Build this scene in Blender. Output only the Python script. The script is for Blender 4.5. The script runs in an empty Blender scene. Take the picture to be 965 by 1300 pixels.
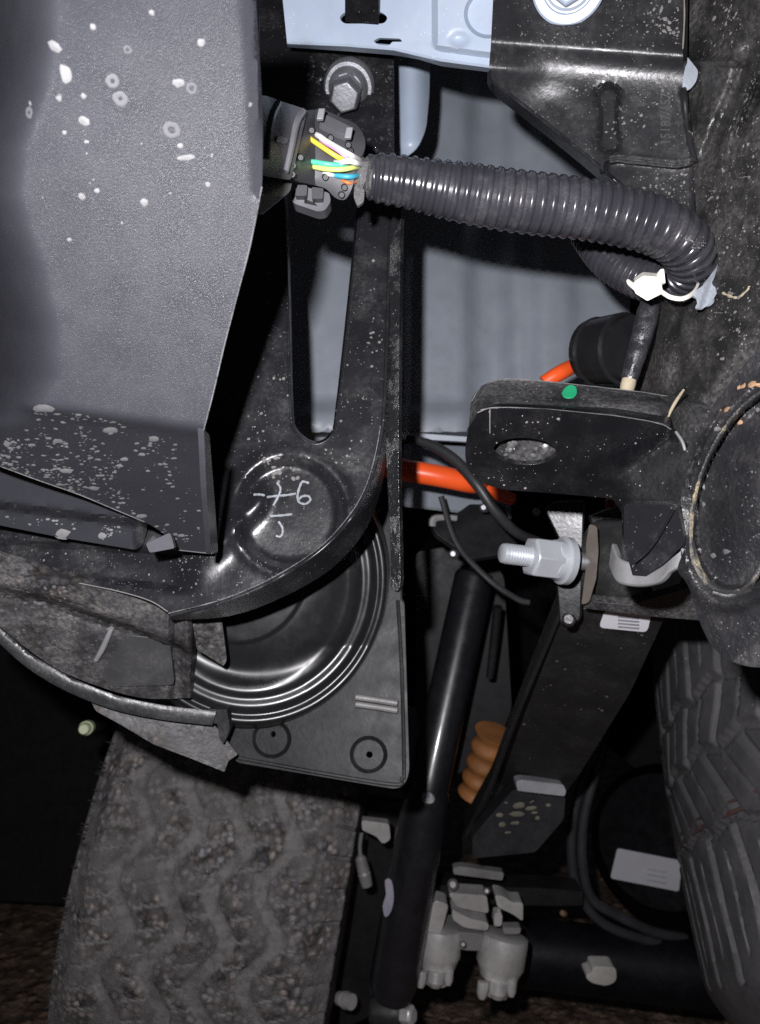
import bpy, math, random
import numpy as np
from mathutils import Vector, noise
from mathutils.geometry import delaunay_2d_cdt

random.seed(7)
RNG = np.random.RandomState(7)
SC = bpy.context.scene
COL = SC.collection

# ------------------------------------------------------------------ camera
H = 0.80                      # lens height above the ground (m)
F = 950.0                     # focal length in photograph pixels (965 x 1300)
CX, CY = 482.5, 650.0
cam_d = bpy.data.cameras.new('camera')
cam = bpy.data.objects.new('camera', cam_d)
COL.objects.link(cam)
cam.location = (0, 0, H)
cam.rotation_euler = (math.radians(90), 0, 0)
cam_d.sensor_fit = 'VERTICAL'
cam_d.sensor_height = 36.0
cam_d.lens = 36.0 * F / 1300.0
cam_d.clip_start = 0.01
cam_d.clip_end = 200
cam_d.dof.use_dof = True
cam_d.dof.focus_distance = 0.31
cam_d.dof.aperture_fstop = cam_d.lens / 1.5
SC.camera = cam

# ------------------------------------------------------------------ world: night, nearly no ambient light
W = bpy.data.worlds.new('World')
SC.world = W
W.use_nodes = True
W.node_tree.nodes['Background'].inputs['Color'].default_value = (0.75, 0.82, 1.0, 1)
W.node_tree.nodes['Background'].inputs['Strength'].default_value = 0.012

# ------------------------------------------------------------------ the phone's flash, up and to the left of the lens
fl = bpy.data.lights.new('phone_flash', 'POINT')
fl.energy = 10.5
fl.color = (0.985, 0.965, 1.0)
fl.shadow_soft_size = 0.005
flo = bpy.data.objects.new('phone_flash', fl)
COL.objects.link(flo)
flo.location = (-0.028, -0.004, H + 0.036)

SC.view_settings.view_transform = 'Standard'
SC.view_settings.look = 'None'
SC.view_settings.exposure = 0.15
SC.view_settings.gamma = 1.0
SC.view_settings.use_curve_mapping = False
SC.render.engine = 'CYCLES'
SC.cycles.use_denoising = False
SC.cycles.max_bounces = 6
SC.cycles.sample_clamp_indirect = 1.0

# ================================================================== helpers
def P(x, y, d):
    return Vector(((x - CX) / F * d, d, (CY - y) / F * d + H))

def Pn(x, y, d):
    return np.stack([(x - CX) / F * d, d, (CY - y) / F * d + H], -1)

def pl(a, b, c):
    """depth function of the flat plane through three (x, y, depth) points"""
    A = np.array([[1, q[0], q[1]] for q in (a, b, c)], float)
    k = np.linalg.solve(A, np.array([1.0 / q[2] for q in (a, b, c)]))
    return lambda x, y: 1.0 / (k[0] + k[1] * x + k[2] * y)

def flat(d):
    return lambda x, y: np.zeros_like(np.asarray(x, float)) + d

def ss(a, b, x):
    t = np.clip((np.asarray(x, float) - a) / (b - a), 0, 1)
    return t * t * (3 - 2 * t)

def itp(x, xs, ys):
    return np.interp(x, xs, ys)

def crv(pts, n=6, closed=False):
    """Catmull-Rom resample of n-dim points"""
    p = np.array(pts, float)
    m = len(p)
    out = []
    rng = range(m) if closed else range(m - 1)
    for i in rng:
        if closed:
            p0, p1, p2, p3 = p[(i - 1) % m], p[i], p[(i + 1) % m], p[(i + 2) % m]
        else:
            p1, p2 = p[i], p[i + 1]
            p0 = p[i - 1] if i > 0 else 2 * p1 - p2
            p3 = p[i + 2] if i + 2 < m else 2 * p2 - p1
        for k in range(n):
            t = k / n
            out.append(0.5 * ((2 * p1) + (-p0 + p2) * t + (2 * p0 - 5 * p1 + 4 * p2 - p3) * t * t
                              + (-p0 + 3 * p1 - 3 * p2 + p3) * t ** 3))
    if not closed:
        out.append(p[-1])
    return np.array(out)

def rounded(pts, r=8, n=5):
    """polygon with each corner rounded by radius ~r px (a third number in a point overrides r)"""
    m = len(pts)
    out = []
    for i in range(m):
        c = np.array(pts[i][:2], float)
        rr = pts[i][2] if len(pts[i]) > 2 else r
        a = np.array(pts[i - 1][:2], float)
        b = np.array(pts[(i + 1) % m][:2], float)
        la, lb = np.linalg.norm(a - c), np.linalg.norm(b - c)
        if rr <= 0.01:
            out.append(c)
            continue
        ra, rb = min(rr, la * .48), min(rr, lb * .48)
        s, e = c + (a - c) / la * ra, c + (b - c) / lb * rb
        for k in range(n + 1):
            t = k / n
            out.append((1 - t) ** 2 * s + 2 * t * (1 - t) * c + t * t * e)
    return np.array(out)

def densify(poly, step):
    out = []
    m = len(poly)
    for i in range(m):
        a, b = np.array(poly[i], float), np.array(poly[(i + 1) % m], float)
        L = np.linalg.norm(b - a)
        k = max(1, int(L / step))
        for j in range(k):
            out.append(a + (b - a) * j / k)
    o2 = [out[0]]
    for q in out[1:]:
        if np.linalg.norm(q - o2[-1]) > 0.15:
            o2.append(q)
    if np.linalg.norm(o2[-1] - o2[0]) < 0.15:
        o2.pop()
    return np.array(o2)

def inside(poly, x, y):
    x = np.asarray(x, float); y = np.asarray(y, float)
    c = np.zeros(x.shape, bool)
    n = len(poly)
    j = n - 1
    for i in range(n):
        xi, yi = poly[i]; xj, yj = poly[j]
        if yi != yj:
            m = ((yi > y) != (yj > y)) & (x < (xj - xi) * (y - yi) / (yj - yi) + xi)
            c ^= m
        j = i
    return c

def ell(cx, cy, rx, ry, n=28, rot=0):
    a = np.linspace(0, 2 * math.pi, n, endpoint=False)
    x, y = rx * np.cos(a), ry * np.sin(a)
    c, s = math.cos(rot), math.sin(rot)
    return np.stack([cx + x * c - y * s, cy + x * s + y * c], -1)

def obj(name, verts, faces, m, parent=None, smooth=35, bevel=0, seg=2):
    me = bpy.data.meshes.new(name)
    off = np.array(parent_world(parent)) if parent is not None else np.zeros(3)
    me.from_pydata((np.asarray(verts, float) - off).tolist(), [], [list(map(int, f)) for f in faces])
    me.validate()
    me.materials.append(m)
    if smooth:
        me.shade_smooth()
        me.set_sharp_from_angle(angle=math.radians(smooth))
    o = bpy.data.objects.new(name, me)
    COL.objects.link(o)
    if parent is not None:
        o.parent = parent
    if bevel:
        b = o.modifiers.new('bevel', 'BEVEL')
        b.width = bevel; b.segments = seg; b.limit_method = 'ANGLE'; b.angle_limit = math.radians(42)
    return o

def parent_world(p):
    v = Vector((0, 0, 0))
    while p is not None:
        v = v + p.location
        p = p.parent
    return v

def thing(name, label, cat, loc, group=None):
    o = bpy.data.objects.new(name, None)
    o.empty_display_size = 0.02
    COL.objects.link(o)
    o.location = loc
    return tag(o, label, cat, group)

def tag(o, label, cat, group=None):
    o['label'] = label; o['category'] = cat
    if group: o['group'] = group
    return o

def kind(o, k):
    o['kind'] = k
    return o

# ---- pressed sheet: an outline in view coordinates laid on a depth function, with real thickness
def ln(xs, ys, step=2.5):
    x = np.arange(xs[0], xs[-1], step); return np.stack([x, np.interp(x, xs, ys)], -1)

def sheet(outline, dfun, step=8, holes=(), th=0.002, edge=None, feats=()):
    edge = edge or max(2.5, step * .7)
    rings = [densify(outline, edge)] + [densify(h, min(edge, 3.0)) for h in holes]
    pts, edges = [], []
    for r in rings:
        b = len(pts)
        pts += [tuple(q) for q in r]
        edges += [(b + i, b + (i + 1) % len(r)) for i in range(len(r))]
    if step:
        mn, mx = rings[0].min(0), rings[0].max(0)
        gx, gy = np.meshgrid(np.arange(mn[0] + step / 2, mx[0], step), np.arange(mn[1] + step / 2, mx[1], step))
        gx = gx.ravel() + RNG.uniform(-.1, .1, gx.size) * step
        gy = gy.ravel() + RNG.uniform(-.1, .1, gy.size) * step
        ok = inside(rings[0], gx, gy)
        for h in rings[1:]:
            ok &= ~inside(h, gx, gy)
        gx, gy = gx[ok], gy[ok]
        for ft in feats:
            ft = np.array(ft)
            k_ = inside(rings[0], ft[:, 0], ft[:, 1])
            for h in rings[1:]: k_ &= ~inside(h, ft[:, 0], ft[:, 1])
            ft = ft[k_]
            if len(ft):
                k_ = np.hypot(ft[:, None, 0] - np.array(pts)[None, :, 0], ft[:, None, 1] - np.array(pts)[None, :, 1]).min(1) > 1.0
                pts += [tuple(q) for q in ft[k_]]
        allb = np.array(pts)
        keep = np.ones(len(gx), bool)
        for k in range(0, len(gx), 512):
            dd = np.hypot(gx[k:k + 512, None] - allb[None, :, 0], gy[k:k + 512, None] - allb[None, :, 1]).min(1)
            keep[k:k + 512] = dd > step * .45
        pts += list(zip(gx[keep], gy[keep]))
    V, E, Fc, _, _, _ = delaunay_2d_cdt([Vector(q) for q in pts], edges, [], 1, 1e-5)
    v2 = np.array([(q.x, q.y) for q in V])
    T = np.array([f[:3] for f in Fc])
    cen = v2[T].mean(1)
    ok = inside(rings[0], cen[:, 0], cen[:, 1])
    for h in rings[1:]:
        ok &= ~inside(h, cen[:, 0], cen[:, 1])
    T = T[ok]
    used = np.unique(T)
    remap = -np.ones(len(v2), int); remap[used] = np.arange(len(used))
    v2 = v2[used]; T = remap[T]
    X = Pn(v2[:, 0], v2[:, 1], dfun(v2[:, 0], v2[:, 1]))
    nrm = np.cross(X[T[:, 1]] - X[T[:, 0]], X[T[:, 2]] - X[T[:, 0]])
    camp = np.array([0, 0, H])
    flip = (nrm * (camp - X[T[:, 0]])).sum(1) < 0
    T[flip] = T[flip][:, ::-1]
    nrm[flip] *= -1
    VN = np.zeros_like(X)
    for k in range(3):
        np.add.at(VN, T[:, k], nrm)
    VN /= np.linalg.norm(VN, axis=1)[:, None] + 1e-12
    B = X - VN * th
    n = len(X)
    faces = [tuple(t) for t in T] + [tuple(t[::-1] + n) for t in T]
    cnt = {}
    for t in T:
        for a, b in ((t[0], t[1]), (t[1], t[2]), (t[2], t[0])):
            cnt[(a, b)] = 1
    for (a, b) in list(cnt):
        if (b, a) not in cnt:
            faces.append((b, a, a + n, b + n))
    return np.vstack([X, B]), faces

def frame(path):
    path = np.asarray(path, float)
    n = len(path)
    T = np.gradient(path, axis=0)
    T /= np.linalg.norm(T, axis=1)[:, None] + 1e-12
    up = np.array([0, 0, 1.0]) if abs(T[0][2]) < .9 else np.array([1.0, 0, 0])
    u = np.cross(T[0], up); u /= np.linalg.norm(u)
    U, Vv = [], []
    for i in range(n):
        u = u - T[i] * np.dot(u, T[i]); u /= np.linalg.norm(u) + 1e-12
        U.append(u); Vv.append(np.cross(T[i], u))
    return T, np.array(U), np.array(Vv)

def tube(path, rad, seg=14, caps=True, flatten=None, phase=0.0):
    path = np.asarray(path, float)
    rad = np.zeros(len(path)) + rad
    T, U, Vv = frame(path)
    a = np.linspace(0, 2 * math.pi, seg, endpoint=False) + phase
    verts = []
    for i in range(len(path)):
        fu = flatten if flatten else 1.0
        verts.append(path[i] + rad[i] * (np.cos(a)[:, None] * U[i] + fu * np.sin(a)[:, None] * Vv[i]))
    verts = np.vstack(verts)
    f = []
    for i in range(len(path) - 1):
        for k in range(seg):
            f.append((i * seg + k, i * seg + (k + 1) % seg, (i + 1) * seg + (k + 1) % seg, (i + 1) * seg + k))
    if caps:
        f.append(tuple(range(seg))[::-1])
        f.append(tuple((len(path) - 1) * seg + k for k in range(seg)))
    return verts, f

def ptube(pts, n=8, seg=14, ripple=None, **kw):
    """tube through (x, y, depth, radius in px at that depth)"""
    c = crv(pts, n)
    path = Pn(c[:, 0], c[:, 1], c[:, 2])
    r = c[:, 3] / F * c[:, 2]
    if ripple:
        pitch, amp, per = ripple
        s = np.concatenate([[0], np.cumsum(np.linalg.norm(np.diff(path, axis=0), axis=1))])
        S = np.arange(0, s[-1], pitch / per)
        path = np.stack([np.interp(S, s, path[:, k]) for k in range(3)], -1)
        ker = np.ones(7) / 7
        for k in range(3):
            pad = np.pad(path[:, k], 3, mode='edge')
            path[:, k] = np.convolve(pad, ker, 'valid')
        r = np.interp(S, s, r)
        ph = (S / pitch) % 1
        prof = np.where(ph < .62, np.sin(np.clip(ph / .62, 0, 1) * math.pi) ** .45, 0)
        r = r + amp * (prof - .6)
    return tube(path, r, seg, **kw)

def lathe(A, B, prof, seg=24, phase=0.0):
    """prof: list of (t from A to B, radius)"""
    A, B = np.array(A, float), np.array(B, float)
    ax = (B - A); L = np.linalg.norm(ax); ax /= L
    up = np.array([0, 0, 1.0]) if abs(ax[2]) < .9 else np.array([1.0, 0, 0])
    u = np.cross(ax, up); u /= np.linalg.norm(u); v = np.cross(ax, u)
    a = np.linspace(0, 2 * math.pi, seg, endpoint=False) + phase
    ring = np.cos(a)[:, None] * u + np.sin(a)[:, None] * v
    verts = np.vstack([A + ax * L * t + ring * max(r, 1e-5) for t, r in prof])
    f = []
    for i in range(len(prof) - 1):
        for k in range(seg):
            f.append((i * seg + k, i * seg + (k + 1) % seg, (i + 1) * seg + (k + 1) % seg, (i + 1) * seg + k))
    f.append(tuple(range(seg))[::-1]); f.append(tuple((len(prof) - 1) * seg + k for k in range(seg)))
    return verts, f

def box(c, ax, ay, az):
    c, ax, ay, az = (np.array(q, float) for q in (c, ax, ay, az))
    v = [c + i * ax + j * ay + k * az for i in (-1, 1) for j in (-1, 1) for k in (-1, 1)]
    f = [(0, 1, 3, 2), (4, 6, 7, 5), (0, 4, 5, 1), (2, 3, 7, 6), (0, 2, 6, 4), (1, 5, 7, 3)]
    return np.array(v), f

def join(*ms):
    V, Fs, o = [], [], 0
    for v, f in ms:
        V.append(np.asarray(v)); Fs += [tuple(i + o for i in q) for q in f]; o += len(v)
    return np.vstack(V), Fs

def fnormal(dfun, x, y):
    e = 1.5
    a = P(x + e, y, float(dfun(x + e, y))) - P(x - e, y, float(dfun(x - e, y)))
    b = P(x, y + e, float(dfun(x, y + e))) - P(x, y - e, float(dfun(x, y - e)))
    n = a.cross(b).normalized()
    p = P(x, y, float(dfun(x, y)))
    if n.dot(Vector((0, 0, H)) - p) < 0: n = -n
    return p, n, a.normalized()

def dome_set(items, dfun, rings=2, seg=8, jit=.12, hf=.45):
    """flattened domes lying on a surface; items: (x, y, r px, stretch, angle)"""
    V, Fs = [], []
    o = 0
    for (x, y, r, st, an) in items:
        p, n, u = fnormal(dfun, x, y)
        v = n.cross(u)
        d = p.y
        R = r / F * d
        c, s = math.cos(an), math.sin(an)
        uu = u * c + v * s; vv = v * c - u * s
        k0 = o
        jt = [1 + random.uniform(-jit, jit) for _ in range(seg)]
        for q in range(rings):
            w = 1 - q / rings
            hh = math.sqrt(max(0, 1 - w * w)) * R * hf
            for k in range(seg):
                a = 2 * math.pi * k / seg
                V.append(p + n * (hh - R * .05 if q == 0 else hh) + uu * (math.cos(a) * R * w * st * jt[k]) + vv * (math.sin(a) * R * w * jt[k]))
        V.append(p + n * R * hf)
        for q in range(rings - 1):
            for k in range(seg):
                Fs.append((k0 + q * seg + k, k0 + q * seg + (k + 1) % seg, k0 + (q + 1) * seg + (k + 1) % seg, k0 + (q + 1) * seg + k))
        for k in range(seg):
            Fs.append((k0 + (rings - 1) * seg + k, k0 + (rings - 1) * seg + (k + 1) % seg, k0 + rings * seg))
        o = len(V)
    return np.array([tuple(q) for q in V]), Fs

def spread(poly, n, rmin, rmax, dens=None, st=(1, 1.4), an=(0, 3.14), pw=2.5):
    poly = np.array(poly, float)
    mn, mx = poly.min(0), poly.max(0)
    out = []
    t = 0
    n = int(n * .7)
    while len(out) < n and t < n * 60:
        t += 1
        x, y = random.uniform(mn[0], mx[0]), random.uniform(mn[1], mx[1])
        if not bool(inside(poly, np.array([x]), np.array([y]))[0]): continue
        if dens and random.random() > dens(x, y): continue
        cl = noise.noise(Vector((x * .030, y * .030, 7.3))) + .6 * noise.noise(Vector((x * .09, y * .09, 2.1)))
        if random.random() > min(1, max(.06, .30 + 1.5 * cl)): continue
        out.append((x, y, rmin + (rmax - rmin) * random.random() ** pw, random.uniform(*st), random.uniform(*an)))
    return out

def ribbon(A, B, th, toward=None):
    """strip between two 3D polylines of equal length, with thickness"""
    A, B = np.asarray(A, float), np.asarray(B, float)
    n = len(A)
    T = np.gradient(A, axis=0)
    N = np.cross(T, B - A); N /= np.linalg.norm(N, axis=1)[:, None] + 1e-12
    V = np.vstack([A, B, A + N * th, B + N * th])
    f = []
    for i in range(n - 1):
        f += [(i, i + 1, n + i + 1, n + i), (2 * n + i, 3 * n + i, 3 * n + i + 1, 2 * n + i + 1),
              (i, 2 * n + i, 2 * n + i + 1, i + 1), (n + i, n + i + 1, 3 * n + i + 1, 3 * n + i)]
    f += [(0, n, 3 * n, 2 * n), (n - 1, 3 * n - 1, 4 * n - 1, 2 * n - 1)]
    return V, f

def stroke(pts, dfun, r, lift=.0002, n=5, seg=6):
    c = crv(pts, n)
    d = dfun(c[:, 0], c[:, 1]) - lift
    X = Pn(c[:, 0], c[:, 1], d)
    rr = r / F * d * (1 + .18 * np.sin(np.arange(len(c)) * 1.7))
    return tube(X, rr, seg, flatten=None)

# ================================================================== materials
def M(name, col, rough=.4, metal=0.0, dust=0.0, dcol=(.22, .21, .20), dscale=60, dlo=.45, dhi=.7,
      speck=0.0, sscale=700, scol=(.45, .44, .43), bump=0.0, bscale=900, spec=.5, coat=0.0, wave=None, var=.25, attr=None, bdist=.0004, stones=None):
    m = bpy.data.materials.new(name)
    m.use_nodes = True
    nt = m.node_tree
    N, L = nt.nodes, nt.links
    bs = N['Principled BSDF']
    tc = N.new('ShaderNodeTexCoord')
    co = tc.outputs['Object']
    def noi(scale, det=5, rou=.6):
        n = N.new('ShaderNodeTexNoise'); n.inputs['Scale'].default_value = scale
        n.inputs['Detail'].default_value = det; n.inputs['Roughness'].default_value = rou
        L.new(co, n.inputs['Vector']); return n.outputs['Fac']
    def mr(src, a, b, c, d):
        r = N.new('ShaderNodeMapRange'); r.inputs[1].default_value = a; r.inputs[2].default_value = b
        r.inputs[3].default_value = c; r.inputs[4].default_value = d; L.new(src, r.inputs[0]); return r.outputs[0]
    def math_(op, a, b):
        q = N.new('ShaderNodeMath'); q.operation = op
        for i, z in enumerate((a, b)):
            if isinstance(z, (int, float)): q.inputs[i].default_value = z
            else: L.new(z, q.inputs[i])
        return q.outputs[0]
    def mix(fac, a, b):
        x = N.new('ShaderNodeMix'); x.data_type = 'RGBA'
        if isinstance(fac, float): x.inputs[0].default_value = fac
        else: L.new(fac, x.inputs[0])
        for i, z in ((6, a), (7, b)):
            if isinstance(z, tuple): x.inputs[i].default_value = (*z, 1)
            else: L.new(z, x.inputs[i])
        return x.outputs[2]
    c0 = tuple(v * (1 - var) for v in col); c1 = tuple(min(1, v * (1 + var)) for v in col)
    base = mix(mr(noi(35, 4), .3, .7, 0, 1), c0, c1)
    rsock = mr(noi(90, 4), .3, .7, rough * .82, min(1, rough * 1.2))
    mask = None
    if dust > 0:
        big = mr(noi(dscale, 8, .68), dlo, dhi, 0, 1)
        fine = mr(noi(dscale * 14, 3, .6), .38, .62, .25, 1)
        mask = math_('MULTIPLY', math_('MULTIPLY', big, fine), dust)
    if attr:
        at = N.new('ShaderNodeAttribute'); at.attribute_name = attr
        a2 = math_('MULTIPLY', at.outputs['Fac'], mr(noi(70, 4), .3, .7, .6, 1))
        mask = a2 if mask is None else math_('MAXIMUM', mask, a2)
    if mask is not None:
        base = mix(mask, base, dcol)
        q = N.new('ShaderNodeMix'); q.data_type = 'FLOAT'; L.new(mask, q.inputs[0]); L.new(rsock, q.inputs[2]); q.inputs[3].default_value = .9
        rsock = q.outputs[0]
    if speck > 0:
        v = N.new('ShaderNodeTexVoronoi'); v.inputs['Scale'].default_value = sscale; L.new(co, v.inputs['Vector'])
        s1 = mr(v.outputs['Distance'], .10, .22, 1, 0)
        col_ = N.new('ShaderNodeSeparateColor'); L.new(v.outputs['Color'], col_.inputs[0])
        s2 = mr(col_.outputs[0], 1 - speck, 1 - speck + .02, 0, 1)
        s3 = math_('MULTIPLY', math_('MULTIPLY', s1, s2), mr(noi(55, 5, .65), .42, .62, .05, .9))
        base = mix(s3, base, scol)
    st_h = None
    if stones:
        v = N.new('ShaderNodeTexVoronoi'); v.inputs['Scale'].default_value = stones[0]; v.inputs['Randomness'].default_value = 1
        wv = N.new('ShaderNodeVectorMath'); wv.operation = 'ADD'
        nn = N.new('ShaderNodeTexNoise'); nn.inputs['Scale'].default_value = stones[0] * .8; L.new(co, nn.inputs['Vector'])
        sc_ = N.new('ShaderNodeVectorMath'); sc_.operation = 'SCALE'; sc_.inputs['Scale'].default_value = .6 / stones[0]
        L.new(nn.outputs['Color'], sc_.inputs[0]); L.new(co, wv.inputs[0]); L.new(sc_.outputs[0], wv.inputs[1]); L.new(wv.outputs[0], v.inputs['Vector'])
        sep = N.new('ShaderNodeSeparateColor'); L.new(v.outputs['Color'], sep.inputs[0])
        br = mr(sep.outputs[0], 0, 1, .55, 1.3 + stones[1])
        edge = mr(v.outputs['Distance'], .25, .62, 1.0, .30)
        ml = math_('MULTIPLY', br, edge)
        patch = mr(noi(28, 4, .6), .38, .60, 0, 1)
        if attr: patch = math_('MULTIPLY', patch, mr(at.outputs['Fac'], 0, .25, 1, .12))
        tint = mix(sep.outputs[1], (.9, .92, 1.0), (1.12, 1.0, .88))
        mm = N.new('ShaderNodeMix'); mm.data_type = 'RGBA'; mm.blend_type = 'MULTIPLY'; mm.inputs[0].default_value = 1
        L.new(base, mm.inputs[6])
        cmb = N.new('ShaderNodeVectorMath'); cmb.operation = 'SCALE'; L.new(tint, cmb.inputs[0]); L.new(ml, cmb.inputs['Scale'])
        L.new(cmb.outputs[0], mm.inputs[7])
        base = mix(patch, base, mm.outputs[2])
        st_h = math_('MULTIPLY', math_('MULTIPLY', edge, patch), 1.6)
    L.new(base, bs.inputs['Base Color'])
    L.new(rsock, bs.inputs['Roughness'])
    bs.inputs['Metallic'].default_value = metal
    bs.inputs['Specular IOR Level'].default_value = spec
    if coat:
        bs.inputs['Coat Weight'].default_value = coat; bs.inputs['Coat Roughness'].default_value = .12
    if bump > 0:
        b = N.new('ShaderNodeBump'); b.inputs['Strength'].default_value = bump; b.inputs['Distance'].default_value = bdist
        h = noi(bscale, 3, .55)
        if mask is not None:
            h = math_('ADD', h, math_('MULTIPLY', mask, 1.2))
        if st_h is not None: h = math_('ADD', h, st_h)
        L.new(h, b.inputs['Height']); L.new(b.outputs['Normal'], bs.inputs['Normal'])
    return m

trim_plastic = M('grained_black_plastic', (.0285, .0295, .0355), .37, bump=.6, bscale=3200, speck=.30, sscale=1900, scol=(.10, .10, .115), bdist=.00025, var=.08)  # pale specks put the grain's sparkle into the colour
trim_edge = M('smooth_black_plastic', (.045, .045, .052), .35)
ecoat = M('black_painted_steel', (.011, .011, .013), .28, dust=.40, dcol=(.13, .127, .124), dscale=38, dlo=.48, dhi=.80, speck=.30, sscale=760, scol=(.30, .295, .29), bump=.2, bscale=500)
ecoat_dirty = M('dirty_black_painted_steel', (.014, .014, .016), .34, dust=.75, dcol=(.17, .165, .16), dscale=40, dlo=.36, dhi=.72, speck=.4, sscale=520, bump=.5, bscale=420)
ecoat_clean = M('clean_black_painted_steel', (.0045, .0045, .0055), .24, dust=.05, speck=.14, sscale=700, bump=.2, bscale=450, spec=.35)
rail_dusty = M('dusty_sealed_steel', (.016, .0158, .016), .31, dust=.8, dcol=(.125, .118, .112), dscale=34, dlo=.42, dhi=.72, speck=.6, sscale=600, scol=(.25, .24, .23), bump=.6, bscale=380, bdist=.0007)
pad_rough = M('stone_chipped_black_coating', (.014, .0138, .0155), .33, dust=.55, dcol=(.10, .095, .092), dscale=40, dlo=.44, dhi=.78, speck=.4, sscale=480, scol=(.13, .127, .127), bump=.8, bscale=520, bdist=.0007)
grey_panel = M('grey_painted_body_steel', (.275, .303, .345), .36, dust=.25, dcol=(.36, .365, .38), dscale=9, var=.10)
blue_steel = M('pale_grey_blue_painted_steel', (.34, .405, .50), .34, dust=.35, dcol=(.40, .41, .43), dscale=22, var=.08, bump=.05, speck=.15, sscale=600, scol=(.62, .62, .62))
blue_dim = M('grey_blue_primer_steel', (.36, .40, .46), .4, var=.08)
duct_plastic = M('black_duct_plastic', (.010, .010, .011), .30, dust=.16, dcol=(.10, .098, .096), dscale=26, dlo=.52, dhi=.8)
duct_plate = M('greyish_duct_plastic', (.011, .011, .012), .5, spec=.3, dust=.28, dcol=(.13, .127, .125), dscale=40, dlo=.4, dhi=.75, bump=.3, bscale=300)
mud_plastic = M('mud_dusted_plastic', (.030, .030, .032), .5, dust=1.0, dcol=(.17, .163, .16), dscale=38, dlo=.36, dhi=.68, bump=.6, bscale=170, speck=.3, sscale=420, scol=(.20, .19, .185), bdist=.0006, stones=(230, .1))
conduit_m = M('black_conduit_plastic', (.030, .030, .036), .22, dust=.25, dcol=(.25, .235, .22), dscale=70, dlo=.5, dhi=.75)
conn_m = M('grey_black_connector_nylon', (.082, .082, .090), .42, dust=.2, dcol=(.14, .14, .14), dscale=120, bump=.15)
conn_dark = M('dark_connector_nylon', (.036, .036, .040), .5, dust=.2, dcol=(.09, .09, .09), dscale=120)
tape_m = M('dusty_black_tape', (.085, .083, .085), .32, dust=.5, dcol=(.3, .29, .27), dscale=160, bump=.9, bscale=260, bdist=.001)
zinc = M('zinc_plated_steel', (.58, .61, .65), .30, .5, dust=.25, dcol=(.3, .3, .3), dscale=150, var=.12, bump=.15, bscale=400)
zinc_dull = M('dull_zinc_steel', (.30, .31, .33), .42, .75, dust=.3, dcol=(.2, .2, .2), dscale=120, bump=.35, bscale=600)
alu = M('cast_aluminium', (.66, .65, .635), .30, .45, dust=.55, dcol=(.35, .33, .31), dscale=60, bump=.3, bscale=350)
alu_dark = M('grimy_aluminium', (.28, .275, .27), .5, .3, dust=.4, dcol=(.2, .19, .18), dscale=70)
white_nylon = M('white_nylon', (.85, .82, .74), .45, var=.04)
flap_m = M('pale_grey_torn_foam', (.34, .37, .42), .7, dust=.4, dcol=(.25, .25, .26), dscale=120, bump=.4, bscale=500)
orange_m = M('orange_cable_jacket', (.86, .10, .018), .38, var=.1)
amber_m = M('amber_urethane', (.34, .14, .045), .55, dust=.4, dcol=(.16, .08, .04), dscale=90, var=.3)
hose_m = M('black_rubber_hose', (.022, .022, .024), .45, dust=.2, dcol=(.1, .1, .1))
rubber = M('black_rubber', (.020, .020, .020), .5, dust=.4, dcol=(.12, .12, .115))
shock_m = M('gloss_black_shock_tube', (.010, .010, .013), .34, dust=.12, dcol=(.08, .08, .085), coat=.3)
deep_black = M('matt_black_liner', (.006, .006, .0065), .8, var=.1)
under_m = M('dark_underbody_steel', (.010, .010, .012), .5, dust=.3, dcol=(.04, .038, .036), dscale=30)
rust_m = M('rusty_edge_steel', (.065, .052, .042), .75, dust=.5, dcol=(.12, .1, .085), dscale=90, bump=.5)
seal_m = M('mottled_wet_rubber', (.012, .012, .013), .22, dust=.45, dcol=(.16, .155, .15), dscale=90, dlo=.50, dhi=.72, bump=.9, bscale=420, bdist=.0008)
sealer = M('tan_edge_sealer', (.42, .36, .25), .7, dust=.4, dcol=(.2, .18, .15), dscale=120, bump=.5)
rust_spot = M('orange_rust', (.30, .18, .10), .8, var=.3, bump=.6)
green_m = M('green_paint_dab', (.02, .36, .16), .4, var=.12)
chalk = M('pale_paint_marker', (.26, .275, .30), .7, dust=.6, dcol=(.14, .14, .15), dscale=300)
residue = M('dried_water_residue', (.10, .10, .107), .8, dust=.5, dcol=(.09, .09, .095), dscale=260)
residue_lt = M('pale_dried_splash', (.19, .188, .19), .75, dust=.9, dcol=(.07, .07, .074), dscale=200)
water = M('water_droplet', (.045, .045, .048), .10, var=.1, spec=.7)
for m_, a_ in ((residue, .85), (residue_lt, .85)):
    m_.node_tree.nodes['Principled BSDF'].inputs['Alpha'].default_value = a_
grit = M('pale_dirt_grit', (.155, .148, .14), .85, var=.35)
paper = M('white_label_paper', (.74, .74, .78), .5, var=.03)
ink = M('grey_label_print', (.33, .33, .36), .6)
pale_block = M('off_white_plastic', (.60, .585, .54), .5)
green_stud = M('pale_green_plastic', (.50, .56, .36), .45, var=.1)
pin_m = M('dark_red_plastic', (.35, .03, .035), .5)

def wire_m(n, c):
    return M(n, tuple(v * .72 for v in c), .4, var=.12, dust=.15, dcol=(.2, .19, .18), dscale=200)
w_yellow = wire_m('yellow_wire', (.86, .70, .07)); w_pink = wire_m('pink_wire', (.78, .42, .66))
w_green = wire_m('green_wire', (.10, .62, .40)); w_lime = wire_m('lime_wire', (.72, .82, .22))
w_blue = wire_m('blue_wire', (.06, .42, .58)); w_orange = wire_m('orange_wire', (.80, .22, .06)); w_white = wire_m('white_wire', (.82, .80, .78))

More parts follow.
